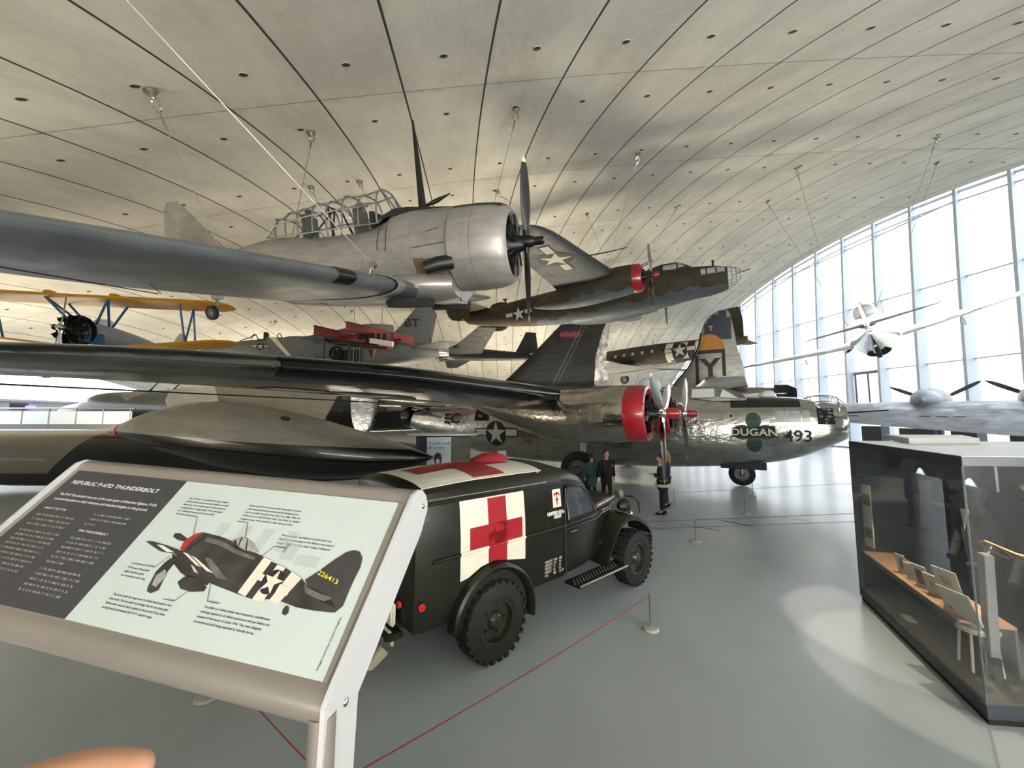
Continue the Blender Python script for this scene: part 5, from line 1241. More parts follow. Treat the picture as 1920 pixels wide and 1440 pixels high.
    pr_('star_bars_print', [[(c[0]-.075, c[1]+.022), (c[0]-.035, c[1]+.014), (c[0]-.035, c[1]-.004), (c[0]-.075, c[1]+.004)], [(c[0]+.03, c[1]-.002), (c[0]+.072, c[1]-.008), (c[0]+.072, c[1]-.028), (c[0]+.03, c[1]-.022)]], 'printlight', 7)
    pr_('tail_number_print', [[(a, b-(a-1.318)*.25) for a, b in p] for p in fit('226413', 1.318, .2255, .076, .0125, off=.01)], 'printyellow', 6)
    for k in ('L1', 'L2', 'L3', 'L4', 'L5', 'L6'):
        m = M(); a = D[k]
        for p, q in zip(a[:-1], a[1:]):
            d = (Vector(q)-Vector(p)).normalized(); s_ = Vector((-d.y, d.x))*.0009
            m.add([(p[0]+s_.x, p[1]+s_.y, .0075), (p[0]-s_.x, p[1]-s_.y, .0075), (q[0]-s_.x, q[1]-s_.y, .0075), (q[0]+s_.x, q[1]+s_.y, .0075)], [(0, 1, 2, 3)])
        mk('leader_line', m, 'printblack', t, smooth=0)
reading_board()

# ------------------------------------------------------------------ field ambulance
def ambulance():
    t = empty('field_ambulance', (-.22, 4.42, 0), (0, 0, 41.49), 'dark olive field ambulance with red crosses on white squares on side and roof', 'truck')
    def body_ring(x, e=0., zb=.56, zt=2.0, w0=.05, w1=1.72, n=8):
        c = (w0+w1)/2; r = [(x, w0+.02, zb), (x, w0, 1.0), (x, w0, 1.40), (x, w0+.03, 1.72)]
        for k in range(n+1):
            a = PI*(k/n); r.append((x, c-(c-w0-.05)*cos(a)*1., 1.80+(zt-1.80)*max(0, sin(a))**.62))
        r += [(x, w1-.03, 1.72), (x, w1, 1.40), (x, w1, 1.0), (x, w1-.02, zb)]
        return r
    m = M(); secs = [(-.93, .60, 1.90, .14, 1.63), (-.90, .57, 1.94, .07, 1.70), (-.82, .56, 1.97, .05, 1.72), (-.2, .56, 2.02, .05, 1.72), (.6, .56, 2.03, .05, 1.72), (1.28, .56, 2.02, .05, 1.72)]
    m.loft([body_ring(x, 0, zb, zt, a, b, 14) for x, zb, zt, a, b in secs]); B0 = mk('body', m, 'od', t, smooth=40)
    # gutter, belt rib, corner seam
    m = M(); m.tube([(-.9, .045, 1.775), (1.27, .045, 1.775)], .014, 8); mk('gutter_strip', m, 'od', B0)
    for x0, x1, mt in ((-.72, -.39, 'od'), (-.39, -.015, 'white'), (-.015, .255, 'crossred'), (.255, .55, 'white'), (.55, 1.27, 'od')):
        m = M(); m.tube([(x0, .048, 1.205), (x1, .048, 1.205)], .022, 8); mk('belt_rib', m, mt, B0)
    m = M(); m.tube([(1.285, .04, .58), (1.285, .04, 1.7)], .008, 6); mk('body_seam', m, 'odd', B0)
    # rear fender with dark well
    m = M(); c = (.06, .43); rr = []
    for k in range(25):
        a = R(-12+188*k/24); rr.append([(c[0]+q*cos(a), y, c[1]+q*sin(a)) for q, y in ((.50, .06), (.525, -.03), (.555, -.055), (.585, -.035), (.60, .06))])
    m.loft(rr, closed=False, caps=False); mk('rear_fender', m, 'od', t)
    m = M(); m.prism([(c[0]+.505*cos(R(a)), c[1]+.505*sin(R(a))) for a in range(0, 181, 12)], lambda u, v, w: (u, .044+w, v), .01); mk('wheel_well', m, 'dark', t)
    # cab
    m = M(); cs = [(1.28, .57, 1.98, .06, 1.71), (1.5, .57, 1.96, .06, 1.71), (1.75, .58, 1.89, .08, 1.69), (1.95, .6, 1.72, .11, 1.66), (2.08, .62, 1.36, .13, 1.64), (2.2, .64, 1.33, .16, 1.61)]
    rg = []
    for x, zb, zt, a, b in cs:
        c_ = (a+b)/2; h = min(1.28, zt-.05); r = [(x, a+.03, zb), (x, a, .95), (x, a, h), (x, a+.05+(zt-h)*.08, h+(zt-h)*.62)]
        for k in range(15): an = PI*k/14; r.append((x, c_-(c_-a-.10)*cos(an), h+(zt-h)*(.72+.28*max(0, sin(an))**.6)))
        r += [(x, b-.05-(zt-h)*.08, h+(zt-h)*.62), (x, b, h), (x, b, .95), (x, b-.03, zb)]
        rg.append(r)
    m.loft(rg); cab = mk('cab', m, 'od', t, smooth=45)
    wp = [(1.36, 1.27), (1.36, 1.66), (1.42, 1.70), (1.70, 1.68), (1.80, 1.60), (1.90, 1.42), (1.92, 1.30)]
    def yat(z): return .058+max(0, (z-1.28))*.16
    for s_ in (0, 1):
        Y = (lambda z: yat(z)-.012) if s_ == 0 else (lambda z: 1.77-yat(z)+.012)
        m = M(); m.add([(x, Y(z), z) for x, z in wp], [tuple(range(len(wp)))]); g = mk('door_window', m, 'vehglass', cab, smooth=0)
        m = M(); m.tube([(x, Y(z)-.004, z) for x, z in wp+[wp[0]]], .016, 6); mk('window_frame', m, 'od', g)
    m = M(); m.add([(1.96+.006, .24, 1.66), (2.085, .22, 1.38), (2.085, .86, 1.38), (1.97, .86, 1.70)], [(0, 1, 2, 3)]); m.add([(1.97, .91, 1.70), (2.085, .91, 1.38), (2.085, 1.55, 1.38), (1.966, 1.53, 1.66)], [(0, 1, 2, 3)]); mk('windscreen', m, 'vehglass', cab, smooth=0)
    for z, x1 in ((1.205, 2.16), (1.15, 2.2)):
        m = M(); m.tube([(1.30, .045, z), (x1-.2, .055, z+.03), (x1, .12, z+.06)], .012, 6); mk('door_moulding', m, 'od', cab)
    m = M(); m.tube([(1.36, .035, 1.12), (1.36, .0, 1.12), (1.47, -.005, 1.125)], .011, 8); mk('door_handle', m, 'steel', cab)
    m = M(); m.tube([(1.3, .04, .60), (1.3, .035, 1.2)], .006, 5); mk('door_gap', m, 'dark', cab)
    for z in (1.27, .8):
        m = M(); m.box((2.12, .10, z), (.06, .03, .05)); mk('door_hinge', m, 'odd', cab, bevel=.008)
    # hood
    m = M(); rg = []
    for x, a, b, z0, z1 in ((2.18, .18, 1.59, .72, 1.34), (2.4, .26, 1.51, .72, 1.345), (2.7, .34, 1.43, .72, 1.35), (3.0, .42, 1.35, .72, 1.33), (3.06, .44, 1.33, .74, 1.28)):
        c_ = (a+b)/2; r = [(x, a+.0, z0), (x, a, z1-.18)]
        for k in range(13): an = PI*k/12; r.append((x, c_-(c_-a)*math.copysign(abs(cos(an))**.45, cos(an)), z1-.15+.17*max(0, sin(an))**.6))
        r += [(x, b, z1-.18), (x, b, z0)]; rg.append(r)
    m.loft(rg); hd = mk('hood', m, 'od', t, smooth=40)
    for k in range(3):
        for j in range(2):
            x = 2.42+.14*k; m = M(); m.tube([(x, .255+.036*k*1.0, 1.20-.04*j), (x+.09, .275+.036*k, 1.205-.04*j)], .009, 6); mk('louvre', m, 'odl', hd)
    m = M(); m.tube([(2.19, .2, 1.30), (3.03, .41, 1.32)], .02, 8); mk('hood_edge', m, 'odl', hd)
    for k in range(7):
        m = M(); m.tube([(3.075, .5+.13*k, .76), (3.075, .5+.13*k, 1.22)], .012, 6); mk('grille_bar', m, 'odd', hd)
    # front fenders, lamps, brush guard, bumper
    for s_, y0, y1 in ((0, -.02, .42), (1, 1.35, 1.79)):
        pth = [(2.12, .50), (2.22, .66), (2.36, .86), (2.52, 1.02), (2.72, 1.09), (2.98, 1.06), (3.2, .96), (3.36, .84), (3.42, .72)]
        m = M(); rr = []
        for i, (x, z) in enumerate(cat_rom(pth, 3)):
            yo, yi = (y0, y1) if s_ == 0 else (y1, y0); sg = 1 if s_ == 0 else -1
            rr.append([(x, yo, z-.07), (x, yo+sg*.005, z-.015), (x, yo+sg*.04, z), (x, yi, z+.03), (x, yi, z+.01), (x, yo+sg*.05, z-.02), (x, yo+sg*.02, z-.035), (x, yo+sg*.01, z-.07)])
        m.loft(rr); fd = mk('front_fender', m, 'od', t, smooth=50)
        m = M(); m.prism([(2.1, .5), (2.25, .7), (2.4, .9), (2.6, 1.06), (3.0, 1.05), (3.0, .86), (2.6, .86), (2.45, .5)], lambda u, v, w: (u, (.40 if s_ == 0 else 1.36)+w, v), .02); mk('inner_fender', m, 'odd', fd)
        y = .22 if s_ == 0 else 1.55
        m = M(); m.lathe([(-.16, .02), (-.12, .07), (-.02, .105), (.03, .11), (.035, .10), (.05, .06), (.055, .01)], 20, (2.98, y, 1.20)); lp = mk('headlamp', m, 'odd', t)
        m = M(); m.lathe([(.034, .10), (.05, .06), (.058, .01)], 20, (2.98, y, 1.20)); mk('lamp_lens', m, 'chrome', lp)
        m = M(); m.tube([(3.06, y-.13, 1.34), (3.18, y-.14, 1.26), (3.26, y-.12, 1.05)], .012, 6); m.tube([(3.06, y-.13, 1.34), (3.0, y+.16, 1.34)], .012, 6); mk('lamp_guard', m, 'odd', t)
        m = M(); m.lathe([(-.06, .01), (-.05, .035), (.0, .04), (.02, .03)], 12, (3.08, y-.06, 1.06)); mk('marker_lamp', m, 'chrome', t)
    m = M(); m.box((3.47, .89, .58), (.07, 1.75, .17)); mk('front_bumper', m, 'od', t, bevel=.015)
    m = M(); m.box((.9, .89, .50), (4.9, .75, .12)); m.box((0, .89, .42), (.14, 1.2, .14)); m.box((2.91, .89, .42), (.14, 1.2, .14)); mk('chassis', m, 'odd', t, smooth=0)
    for x in (0.06, 2.96):
        for y in (.07, 1.70):
            w = wheel('road_wheel', t, (x, y, .415), .415, .24, rim='odrim')
    # running board
    for y, sg in ((.02, -1), (1.75, 1)):
        m = M(); m.box((1.86, y+sg*.06, .46), (1.1, .27, .03)); rb = mk('running_board', m, 'odd', t, bevel=.006)
        m = M(); m.tube([(1.32, y+sg*.195, .475), (2.42, y+sg*.195, .475)], .014, 6); mk('board_edge', m, 'odl', rb)
        tr = M()
        for k in range(16): tr.box((1.38+.062*k, y+sg*.04, .478), (.012, .17, .006), 0, rz=.7*sg)
        mk('tread_pattern', tr, 'odl', rb, smooth=0)
    # mirror and wiper
    m = M(); m.tube([(2.02, .09, 1.30), (2.12, -.02, 1.36), (2.28, -.12, 1.50)], .010, 6); mr = mk('mirror_arm', m, 'odd', t)
    m = M(); m.lathe([(-.02, .01), (-.015, .07), (.01, .075), (.015, .01)], 16, (2.30, -.14, 1.52)); mk('mirror', m, 'steel', mr)
    # lamps, rear fittings
    for x, y, z, ax in ((-.84, .035, .82, 'y'), (-.955, .28, .80, 'x')):
        m = M(); m.lathe([(-.012, .01), (-.012, .034), (0, .036), (.01, .034), (.01, .005)], 16, (x, y, z), ax); mk('reflector', m, 'lampred', t)
    m = M(); m.box((-1.02, .42, .49), (.03, .26, .16), 0, mtx=Matrix.Rotation(R(-14), 3, 'Y')); pl = mk('number_plate', m, 'white', t, bevel=.01)
    decal('plate_digit', [(text_polys('2', .12, 'CENTER', 0, 0, .01), 'printblack', 0)], (-1.045, .38, .45), (0, -1, 0), (.24, 0, .97), None, t, off=.002)
    m = M(); m.box((-1.0, .36, .70), (.05, .12, .22)); mk('rear_lamp_bracket', m, 'white', t, bevel=.015)
    m = M(); m.tube([(-1.0, .62, .42), (-1.04, .62, .24)], .02, 8); mk('tow_eye', m, 'steel', t)
    m = M(); m.prism([(-1.0, .30), (-1.16, .14), (-1.10, .10), (-.92, .20)], lambda u, v, w: (u, .56+w, v), .30); mk('rear_step', m, 'cream', t, bevel=.01)
    m = M(); m.box((-1.0, .89, .52), (.16, 1.3, .06)); mk('rear_bumper', m, 'odd', t, bevel=.01)
    # roof beacon cover
    m = M(); rr = []
    for x, w_, h in ((.46, .10, .02), (.52, .20, .09), (.66, .24, .135), (.85, .22, .14), (.97, .18, .10), (1.02, .10, .03)):
        rr.append([(x, 1.0-w_, 2.0), (x, 1.0-w_*.7, 2.0+h*.8), (x, 1.0-w_*.2, 2.0+h), (x, 1.0+w_*.3, 2.0+h), (x, 1.0+w_*.8, 2.0+h*.7), (x, 1.0+w_, 2.0)])
    m.loft(rr); mk('roof_vent_cover', m, 'redfab', t, smooth=60)
    # markings
    o0 = (0, 0, 0)
    cr = [rect(-.015, .8, .255, 1.735), rect(-.27, 1.225, .5, 1.455)]
    arch = [rect(-.40, .8, .56, 1.78)]
    wh = [[(-.39, .93), (-.28, .95), (-.12, 1.02), (.07, 1.05), (.30, 1.00), (.55, .95), (.55, 1.765), (-.39, 1.765)]]
    red = [[(-.015, 1.04), (.07, 1.05), (.255, 1.01), (.255, 1.735), (-.015, 1.735)], rect(-.27, 1.225, .5, 1.455)]
    decal('side_cross', [(wh, 'white', 0), (red, 'crossred', 1)], o0, *SB, [B0], t, grid=.08, far=2)
    decal('medical_badge', [([rect(1.06, 1.47, 1.22, 1.70)], 'white', 0), ([rect(1.132, 1.50, 1.148, 1.67), [(1.08, 1.615), (1.14, 1.64), (1.20, 1.615), (1.19, 1.65), (1.14, 1.66), (1.09, 1.65)], [(1.105, 1.58), (1.175, 1.58), (1.15, 1.545), (1.13, 1.545)]], 'crossred', 1)], o0, *SB, [B0], t, far=2)
    decal('unit_lettering', [(text_polys('UNITED STATES', .055, 'CENTER', 1.14, 1.385, .005)+text_polys('ARMY', .055, 'CENTER', 1.14, 1.335, .005), 'printwhite', 0)], o0, *SB, [B0], t, far=2)
    for k, ln in enumerate((('WEIGHT', '5920', 'LBS'), ('LENGTH', '194', 'IN'), ('WIDTH', '77', 'IN'), ('HEIGHT', '90', 'IN'), ('VOL', '780', 'CU FT'))):
        for q, (s, x) in enumerate(zip(ln, (.90, 1.06, 1.17))): decal('data_lettering', [(text_polys(s, .042, 'LEFT', x, .80-.042*k, .001, sx=.85), 'printlight', 0)], o0, *SB, [B0], t, far=2)
    decal('roof_cross', [([rect(-.78, .10, .98, 1.67)], 'white', 0), ([rect(-.10, .24, .38, 1.55), rect(-.58, .66, .80, 1.12)], 'crossred', 1)], (0, 0, 0), (1, 0, 0), (0, 1, 0), [B0], t, grid=.1, far=4)
ambulance()

# ------------------------------------------------------------------ glass showcase with uniforms
CA, CB = Vector((5.125, 5.912, 0)), Vector((4.11, 3.563, 0)); CD = (CB-CA).normalized(); CN = Vector((.918, -.3966, 0)); CLEN = (CB-CA).length
CZ = 2.30
def showcase():
    t = empty('glass_showcase', CA, label='tall dark glass showcase with pale flat top, right foreground', cat='display case')
    t.rotation_euler = (0, 0, math.atan2(CD.y, CD.x))          # local x runs along the front face, y to the right = +inside
    inv = Matrix.Rotation(-math.atan2(CD.y, CD.x), 3, 'Z')
    def L(w): w = Vector(w); q = inv @ (Vector((w.x, w.y, 0))-CA); return Vector((q.x, q.y, w.z))
    foot = [CA, CB, CB+Vector((1.0, -.10, 0))*3.2, CA+Vector((1.0, -.10, 0))*4.2]
    f2 = [L(p) for p in foot]; c = sum((Vector(p) for p in f2), Vector())/4
    def slab(z0, z1, sc, nm, mt, bev=.0, hole=None):
        m = M(); pl = [(c.x+(p.x-c.x)*sc, c.y+(p.y-c.y)*sc) for p in f2]; m.prism(pl, lambda u, v, w: (u, v, z0+w), z1-z0); return mk(nm, m, mt, t, bevel=bev, smooth=20)
    slab(0, .05, .99, 'plinth_recess', 'dark'); slab(.05, .17, 1.0, 'plinth', 'caseframe', .004); slab(2.21, CZ-.005, 1.0, 'top_frame', 'caseframe', .004); slab(CZ-.005, CZ, .998, 'top_panel', 'casetop')
    hs = [L((5.32, 5.2, 0)), L((6.27, 5.2, 0)), L((7.2, 6.2, 0)), L((6.1, 6.35, 0))]
    m = M(); m.prism([(p.x, p.y) for p in hs], lambda u, v, w: (u, v, CZ+w), .075); mk('service_hatch', m, 'casetop', t, bevel=.004, smooth=20)
    # glass faces
    for k, (a, b) in enumerate(((0, 1), (1, 2))):
        m = M(); P, Q = f2[a], f2[b]; m.add([(P.x, P.y, .17), (Q.x, Q.y, .17), (Q.x, Q.y, 2.21), (P.x, P.y, 2.21)], [(0, 1, 2, 3)]); mk('glass_pane', m, 'caseglass', t, smooth=0)
    m = M(); m.tube([(f2[1].x, f2[1].y, .17), (f2[1].x, f2[1].y, 2.21)], .008, 4); mk('corner_joint', m, 'seamm', t)
    m = M(); P, Q = f2[0], f2[3]; m.add([(P.x, P.y, .17), (Q.x, Q.y, .17), (Q.x, Q.y, 2.21), (P.x, P.y, 2.21)], [(0, 1, 2, 3)])
    m.add([(P.x, P.y, .17), (P.x+.14, P.y+.02, .17), (P.x+.14, P.y+.02, 2.21), (P.x, P.y, 2.21)], [(0, 1, 2, 3)]); mk('end_wall', m, 'caseback', t, smooth=0)
    inn = 1 if L(CA+CN).y > 0 else -1
    m = M(); m.box((1.1, inn*1.05, 1.19), (2.3, .03, 2.04)); m.box((2.7, inn*2.0, 1.19), (1.6, .04, 2.04)); mk('back_wall', m, 'caseback', t, smooth=0)
    slab(.17, .19, .99, 'display_floor', 'sand')
    m = M(); m.box((1.12, inn*.42, 2.06), (2.1, .02, .24)); mk('light_baffle', m, 'caseframe', t, smooth=0)
    m = M(); m.box((.95, inn*.29, .66), (2.25, .42, .03)); sh = mk('shelf', m, 'wood', t, bevel=.004)
    m = M(); m.box((.95, inn*.49, .43), (2.25, .02, .46)); m.box((.95, inn*.09, .64), (2.25, .02, .06)); mk('shelf_base', m, 'caseframe', t, smooth=0)
    for s_, z in ((1.9, 2.19),):
        pass
    return t, inn, L
case, INN, LC = showcase()
W2 = case.rotation_euler.to_matrix()
def cw(s_, off, z): return CA+CD*s_+CN*off+Vector((0, 0, z))
caserot = math.degrees(case.rotation_euler.z)
def card(name, label, cat, s_, off, z, w, h, tilt, deco, frame=None, group=None, yaw=0):
    t = empty(name, cw(s_, off, z), (0, 0, caserot+180*(0 if INN > 0 else 1)+yaw), label, cat, group)
    T_ = Matrix.Rotation(R(-tilt)*(-1 if INN > 0 else -1), 3, 'X')
    m = M(); m.box(T_ @ Vector((0, 0, h/2)), (w, .012, h), 0, mtx=T_); mk('card', m, frame or 'paper', t, bevel=.001)
    m = M(); m.box(Vector((0, .05, h*.3)), (.02, .1, .01)); mk('easel_strut', m, 'dark', t)
    for (a, b, c_, d, mt) in deco:
        m = M(); m.box(T_ @ Vector(((a+c_)/2*w, -.0075, (b+d)/2*h)), ((c_-a)*w, .002, (d-b)*h), 0, mtx=T_); mk('print', m, mt, t, smooth=0)
    return t
ZS = .675
card('photograph_card', 'small grey standing photograph at the far left end of the showcase shelf', 'card', .82, .20, ZS, .13, .24, 10, [(-.1, .3, .2, .8, 'photo')], yaw=20)
card('caption_card', 'small plain card standing second from the left on the showcase shelf', 'card', 1.02, .20, ZS, .13, .20, 12, [(-.3, .3, .3, .6, 'printghost')], yaw=20)
card('portrait_card', 'brown-toned portrait card standing third from left on the showcase shelf', 'card', 1.26, .2, ZS, .17, .26, 12, [(-.3, .15, .3, .8, 'brownm')], yaw=20)
card('letter_card', 'cream letter card with small emblem standing fourth on the showcase shelf', 'card', 1.50, .2, ZS, .17, .24, 14, [(-.12, .4, .15, .65, 'printsilver')], yaw=20)
card('certificate', 'tall pale green certificate leaning on the showcase shelf', 'document', 1.84, .2, ZS, .24, .42, 14, [(-.25, .62, .2, .82, 'printsilver'), (-.35, .15, .35, .5, 'printghost')], yaw=20)
card('award_document', 'wide cream document with red seal at the near end of the showcase shelf', 'document', 2.06, .16, ZS, .30, .30, 22, [(-.38, .2, -.28, .35, 'printred'), (-.3, .55, .4, .8, 'printghost')], yaw=20)
card('information_strip', 'tall pale information strip with two photographs inside the showcase left end', 'information panel', .18, .10, .80, .17, .88, 0, [(-.42, .66, .42, .84, 'photo'), (-.42, .14, .42, .30, 'photo'), (-.36, .36, .36, .60, 'printghost')], yaw=15)
# mannequins
def mannequin(label, s_, off, z0, shirt, hat, grp=None):
    t = empty('uniform_mannequin', cw(s_, off, .19), (0, 0, caserot-90*INN), label, 'mannequin')
    m = M(); rg = []
    for z, w, d in ((.5, .17, .11), (.75, .16, .10), (.95, .18, .12), (1.15, .22, .13), (1.30, .22, .12), (1.38, .17, .10), (1.43, .07, .07)):
        rg.append([(d*cos(a), w*sin(a), z) for a in [2*PI*k/20 for k in range(20)]])
    m.loft(rg)
    for q in (-1, 1): m.tube([(0, q*.20, 1.33), (.03, q*.27, 1.08), (.12, q*.25, .84), (.2, q*.16, .80)], [.07, .06, .05, .045], 10)
    mk('tunic', m, 'navy', t, smooth=60)
    m = M(); m.lathe([(1.40, .05), (1.50, .055), (1.55, .085), (1.64, .10), (1.72, .085), (1.76, .03)], 18, (0, 0, 0), 'z'); mk('head_form', m, shirt, t)
    m = M(); m.prism([(-.05, 1.40), (.05, 1.40), (.0, 1.16)], lambda u, v, w: (.105+w, u, v), .03); mk('shirt_front', m, 'casetop', t)
    if hat:
        m = M(); m.lathe([(1.70, .10), (1.73, .105), (1.78, .15), (1.81, .15), (1.83, .02)], 20, (0, 0, 0), 'z'); mk('peaked_cap', m, hat, t)
        m = M(); m.prism([(.09, -.08), (.16, -.05), (.17, .0), (.16, .05), (.09, .08)], lambda u, v, w: (u, v, 1.69+w-(u-.09)*.3), .008); mk('cap_peak', m, 'dark', t)
    m = M(); m.tube([(0, 0, 0), (0, 0, .55)], .02, 8); m.lathe([(0, .16), (.015, .16), (.02, .02)], 20, (0, 0, 0), 'z', caps=True); mk('stand', m, 'dark', t)
mannequin('dark uniform on a headless-looking form, furthest into the showcase', 1.15, .78, .2, 'caseback', None)
mannequin('dark uniform with pale cap near the showcase corner', 2.05, .80, .2, 'caseback', 'cream')
mannequin('navy uniform with white cap behind the glass at the right image edge', 3.0, .9, .2, 'skin', 'casetop')
# folded cap, horn, post, stool
t = empty('steel_pillar_stand', cw(2.12, .30, .19), (0, 0, caserot), 'slim grey angled pillar inside the showcase near its corner', 'stand')
m = M(); m.box((0, 0, .68), (.10, .07, .95), 0, mtx=Matrix.Rotation(R(3), 3, 'Y')); mk('pillar', m, 'rimgrey', t, bevel=.004)
m = M(); m.box((0, 0, .1), (.08, .06, .22)); mk('pillar_foot', m, 'dark', t)
t = empty('brass_bugle', cw(2.10, .42, 1.40), (0, 20, caserot+30), 'brass bugle lying above the grey pillar in the showcase', 'bugle')
m = M(); m.tube([(-.10, 0, 0), (0, .0, .01), (.12, 0, .02), (.20, 0, .03)], [.012, .014, .02, .05], 14, caps=False); m.tube([(-.1, 0, 0), (-.14, 0, -.03), (-.08, 0, -.06), (.08, 0, -.05), (.11, 0, -.02), (.05, 0, .0)], .012, 8); mk('bugle_tube', m, 'brass', t)
m = M(); m.tube([(-.05, 0, -.02), (-.05, 0, -.2)], .006, 6); mk('bugle_bracket', m, 'paleglassT', t)
t = empty('display_stool', cw(1.95, .28, .19), (0, 0, caserot), 'small pale round drum stool under the showcase shelf end', 'stool')
m = M(); m.lathe([(.36, .01), (.36, .15), (.39, .16), (.41, .15), (.41, .01)], 24, (0, 0, 0), 'z'); mk('seat', m, 'paper', t)
for k in range(4):
    a = PI/4+k*PI/2; m = M(); m.tube([(.12*cos(a), .12*sin(a), .37), (.15*cos(a), .15*sin(a), 0)], .012, 8); mk('leg', m, 'paper', t)
t = empty('round_tin', cw(1.95, .28, .60), (0, 0, 0), 'shallow round tin on the stool in the showcase', 'tin')
m = M(); m.lathe([(0, .01), (0, .11), (.05, .11), (.055, .10), (.055, .01)], 24, (0, 0, 0), 'z'); mk('tin_body', m, 'paper', t)
t = empty('flat_label', cw(1.0, .14, .19), (0, 0, caserot), 'small white label lying on the showcase floor', 'label')
m = M(); m.box((0, 0, .01), (.2, .09, .012)); mk('label_card', m, 'casetop', t)
Lc = bpy.data.lights.new('case_spotlight', 'SPOT'); Lc.energy = 28; Lc.color = (1, .85, .65); Lc.spot_size = R(70); Lc.shadow_soft_size = .004
for s_ in (.9, 1.8):
    o = bpy.data.objects.new('case_spotlight', Lc); COL.objects.link(o); o.location = cw(s_, .32, 2.15)

# ------------------------------------------------------------------ rope barrier
POSTS = [((1.74, 5.08), 'white-based barrier post in front of the ambulance front wheel'), ((3.93, 8.5), 'barrier post with red rope tip in mid floor'), ((6.46, 10.93), 'barrier post nearest the nose wheel, left one of the pair'), ((8.18, 13.34), 'barrier post just behind the nose wheel pair, right one'), ((5.06, 12.27), 'thin barrier post standing beside the two visitors'), ((-2.89, 3.89), 'barrier post whose white base shows below the reading board')]
proto = None
for (x, y), lb in POSTS:
    if proto is None:
        t = proto = empty('barrier_post', (x, y, 0), label=lb, cat='barrier post', group='low rope barrier posts')
        m = M(); m.lathe([(0, .01), (0, .10), (.008, .105), (.03, .09), (.036, .02), (.037, .01)], 28, (0, 0, 0), 'z'); mk('base', m, 'whitebase', t)
        m = M(); m.tube([(0, 0, .03), (0, 0, .41)], .009, 10); mk('post', m, 'rimgrey', t)
        m = M(); m.lathe([(.40, .005), (.405, .014), (.42, .014), (.43, .004)], 12, (0, 0, 0), 'z'); mk('rope_eye', m, 'rope', t)
    else:
        t = copy_tree(proto); t.location = (x, y, 0); t['label'] = lb
def rope(pts, lb, mt='rope', r=.0045):
    m = M(); q = []
    for a, b in zip(pts[:-1], pts[1:]):
        a, b = Vector(a), Vector(b)
        for k in range(9): f = k/8; p = a.lerp(b, f); p.z -= .05*(1-(2*f-1)**2)*(b-a).length/5; q.append(p)
    m.tube(q, r, 6); o = mk('barrier_rope', m, mt); tag(o, lb, 'rope'); return o
rope([(1.74, 5.08, .41), (-1.1, 2.55, .41)], 'red rope running from the front-wheel post towards the reading board')
rope([(-1.1, 2.55, .41), (-2.89, 3.89, .41)], 'short red rope seen below the reading board')
t = copy_tree(proto); t.location = (-1.1, 2.55, 0); t['label'] = 'barrier post hidden at the corner below the reading board post'
rope([(1.74, 5.08, .41), (3.93, 8.5, .41)], 'pale rope from the front-wheel post to the mid-floor post', 'cable', .003)
rope([(6.46, 10.93, .41), (8.18, 13.34, .41)], 'thin rope between the two posts by the nose wheel', 'cable', .003)

# ------------------------------------------------------------------ kiosk with portrait, beyond the ambulance
t = empty('poster_kiosk', (-2.27, 12.25, 0), (0, 0, 4), 'light blue poster kiosk with a woman\'s portrait behind the ambulance roof', 'kiosk')
m = M(); m.prism([(-.75, 0), (-.37, -.25), (.37, -.25), (.95, .15), (.85, .8), (-.6, .8)], lambda u, v, w: (u, v, w), 2.06); mk('kiosk_body', m, 'caseframe', t, bevel=.01)
m = M(); m.prism([(1.15*cos(2*PI*k/28)+.05, .62*sin(2*PI*k/28)+.3) for k in range(28)], lambda u, v, w: (u, v, 2.09+w), .05); mk('kiosk_canopy', m, 'casetop', t, smooth=30)
kf = (0, -.252, 0)
decal('poster', [([rect(-.37, .2, .37, 2.05)], 'panelblue', 0), (text_polys('She built aircraft', .098, 'LEFT', -.31, 1.83, .003)+text_polys('for 55 years', .098, 'LEFT', -.31, 1.70, .003), 'printsilver2', 1), ([rect(.13, .55, .35, 1.40)], 'casetop', 1)], kf, (1, 0, 0), (0, 0, 1), None, t, off=.002)
decal('portrait_print', [([[(-.16+.0, 1.36), (-.14, 1.5), (-.05, 1.57), (.05, 1.54), (.09, 1.42), (.07, 1.26), (.0, 1.18), (-.10, 1.2)]], 'printblack', 0), ([disc_poly(.075, -.03, 1.31, 20, .8)], 'printlight', 1), ([[(-.28, .6), (-.26, 1.02), (-.1, 1.14), (.04, 1.14), (.12, 1.02), (.12, .6)]], 'printsilver', 0), ([[(-.07, 1.12), (.02, 1.12), (.0, .8), (-.06, .8)]], 'printblack', 1)], kf, (1, 0, 0), (0, 0, 1), None, t, off=.004)
decal('side_poster', [([rect(-.33, .5, .33, 2.0)], 'photo', 0)], (.66, -.052, 0), (.823, .568, 0), (0, 0, 1), None, t, off=.004)
# small display stands behind the ambulance
for i, (x, y, lb) in enumerate(((-.9, 13.0, 'low white display stand right of the poster kiosk'), (-.35, 13.6, 'narrow pale display stand below the bomber star'))):
    m = M(); m.box((0, 0, .75), (.45-.15*i, .3, 1.5)); o = mk('display_stand', m, 'casetop', loc=(x, y, 0), bevel=.02); tag(o, lb, 'stand')

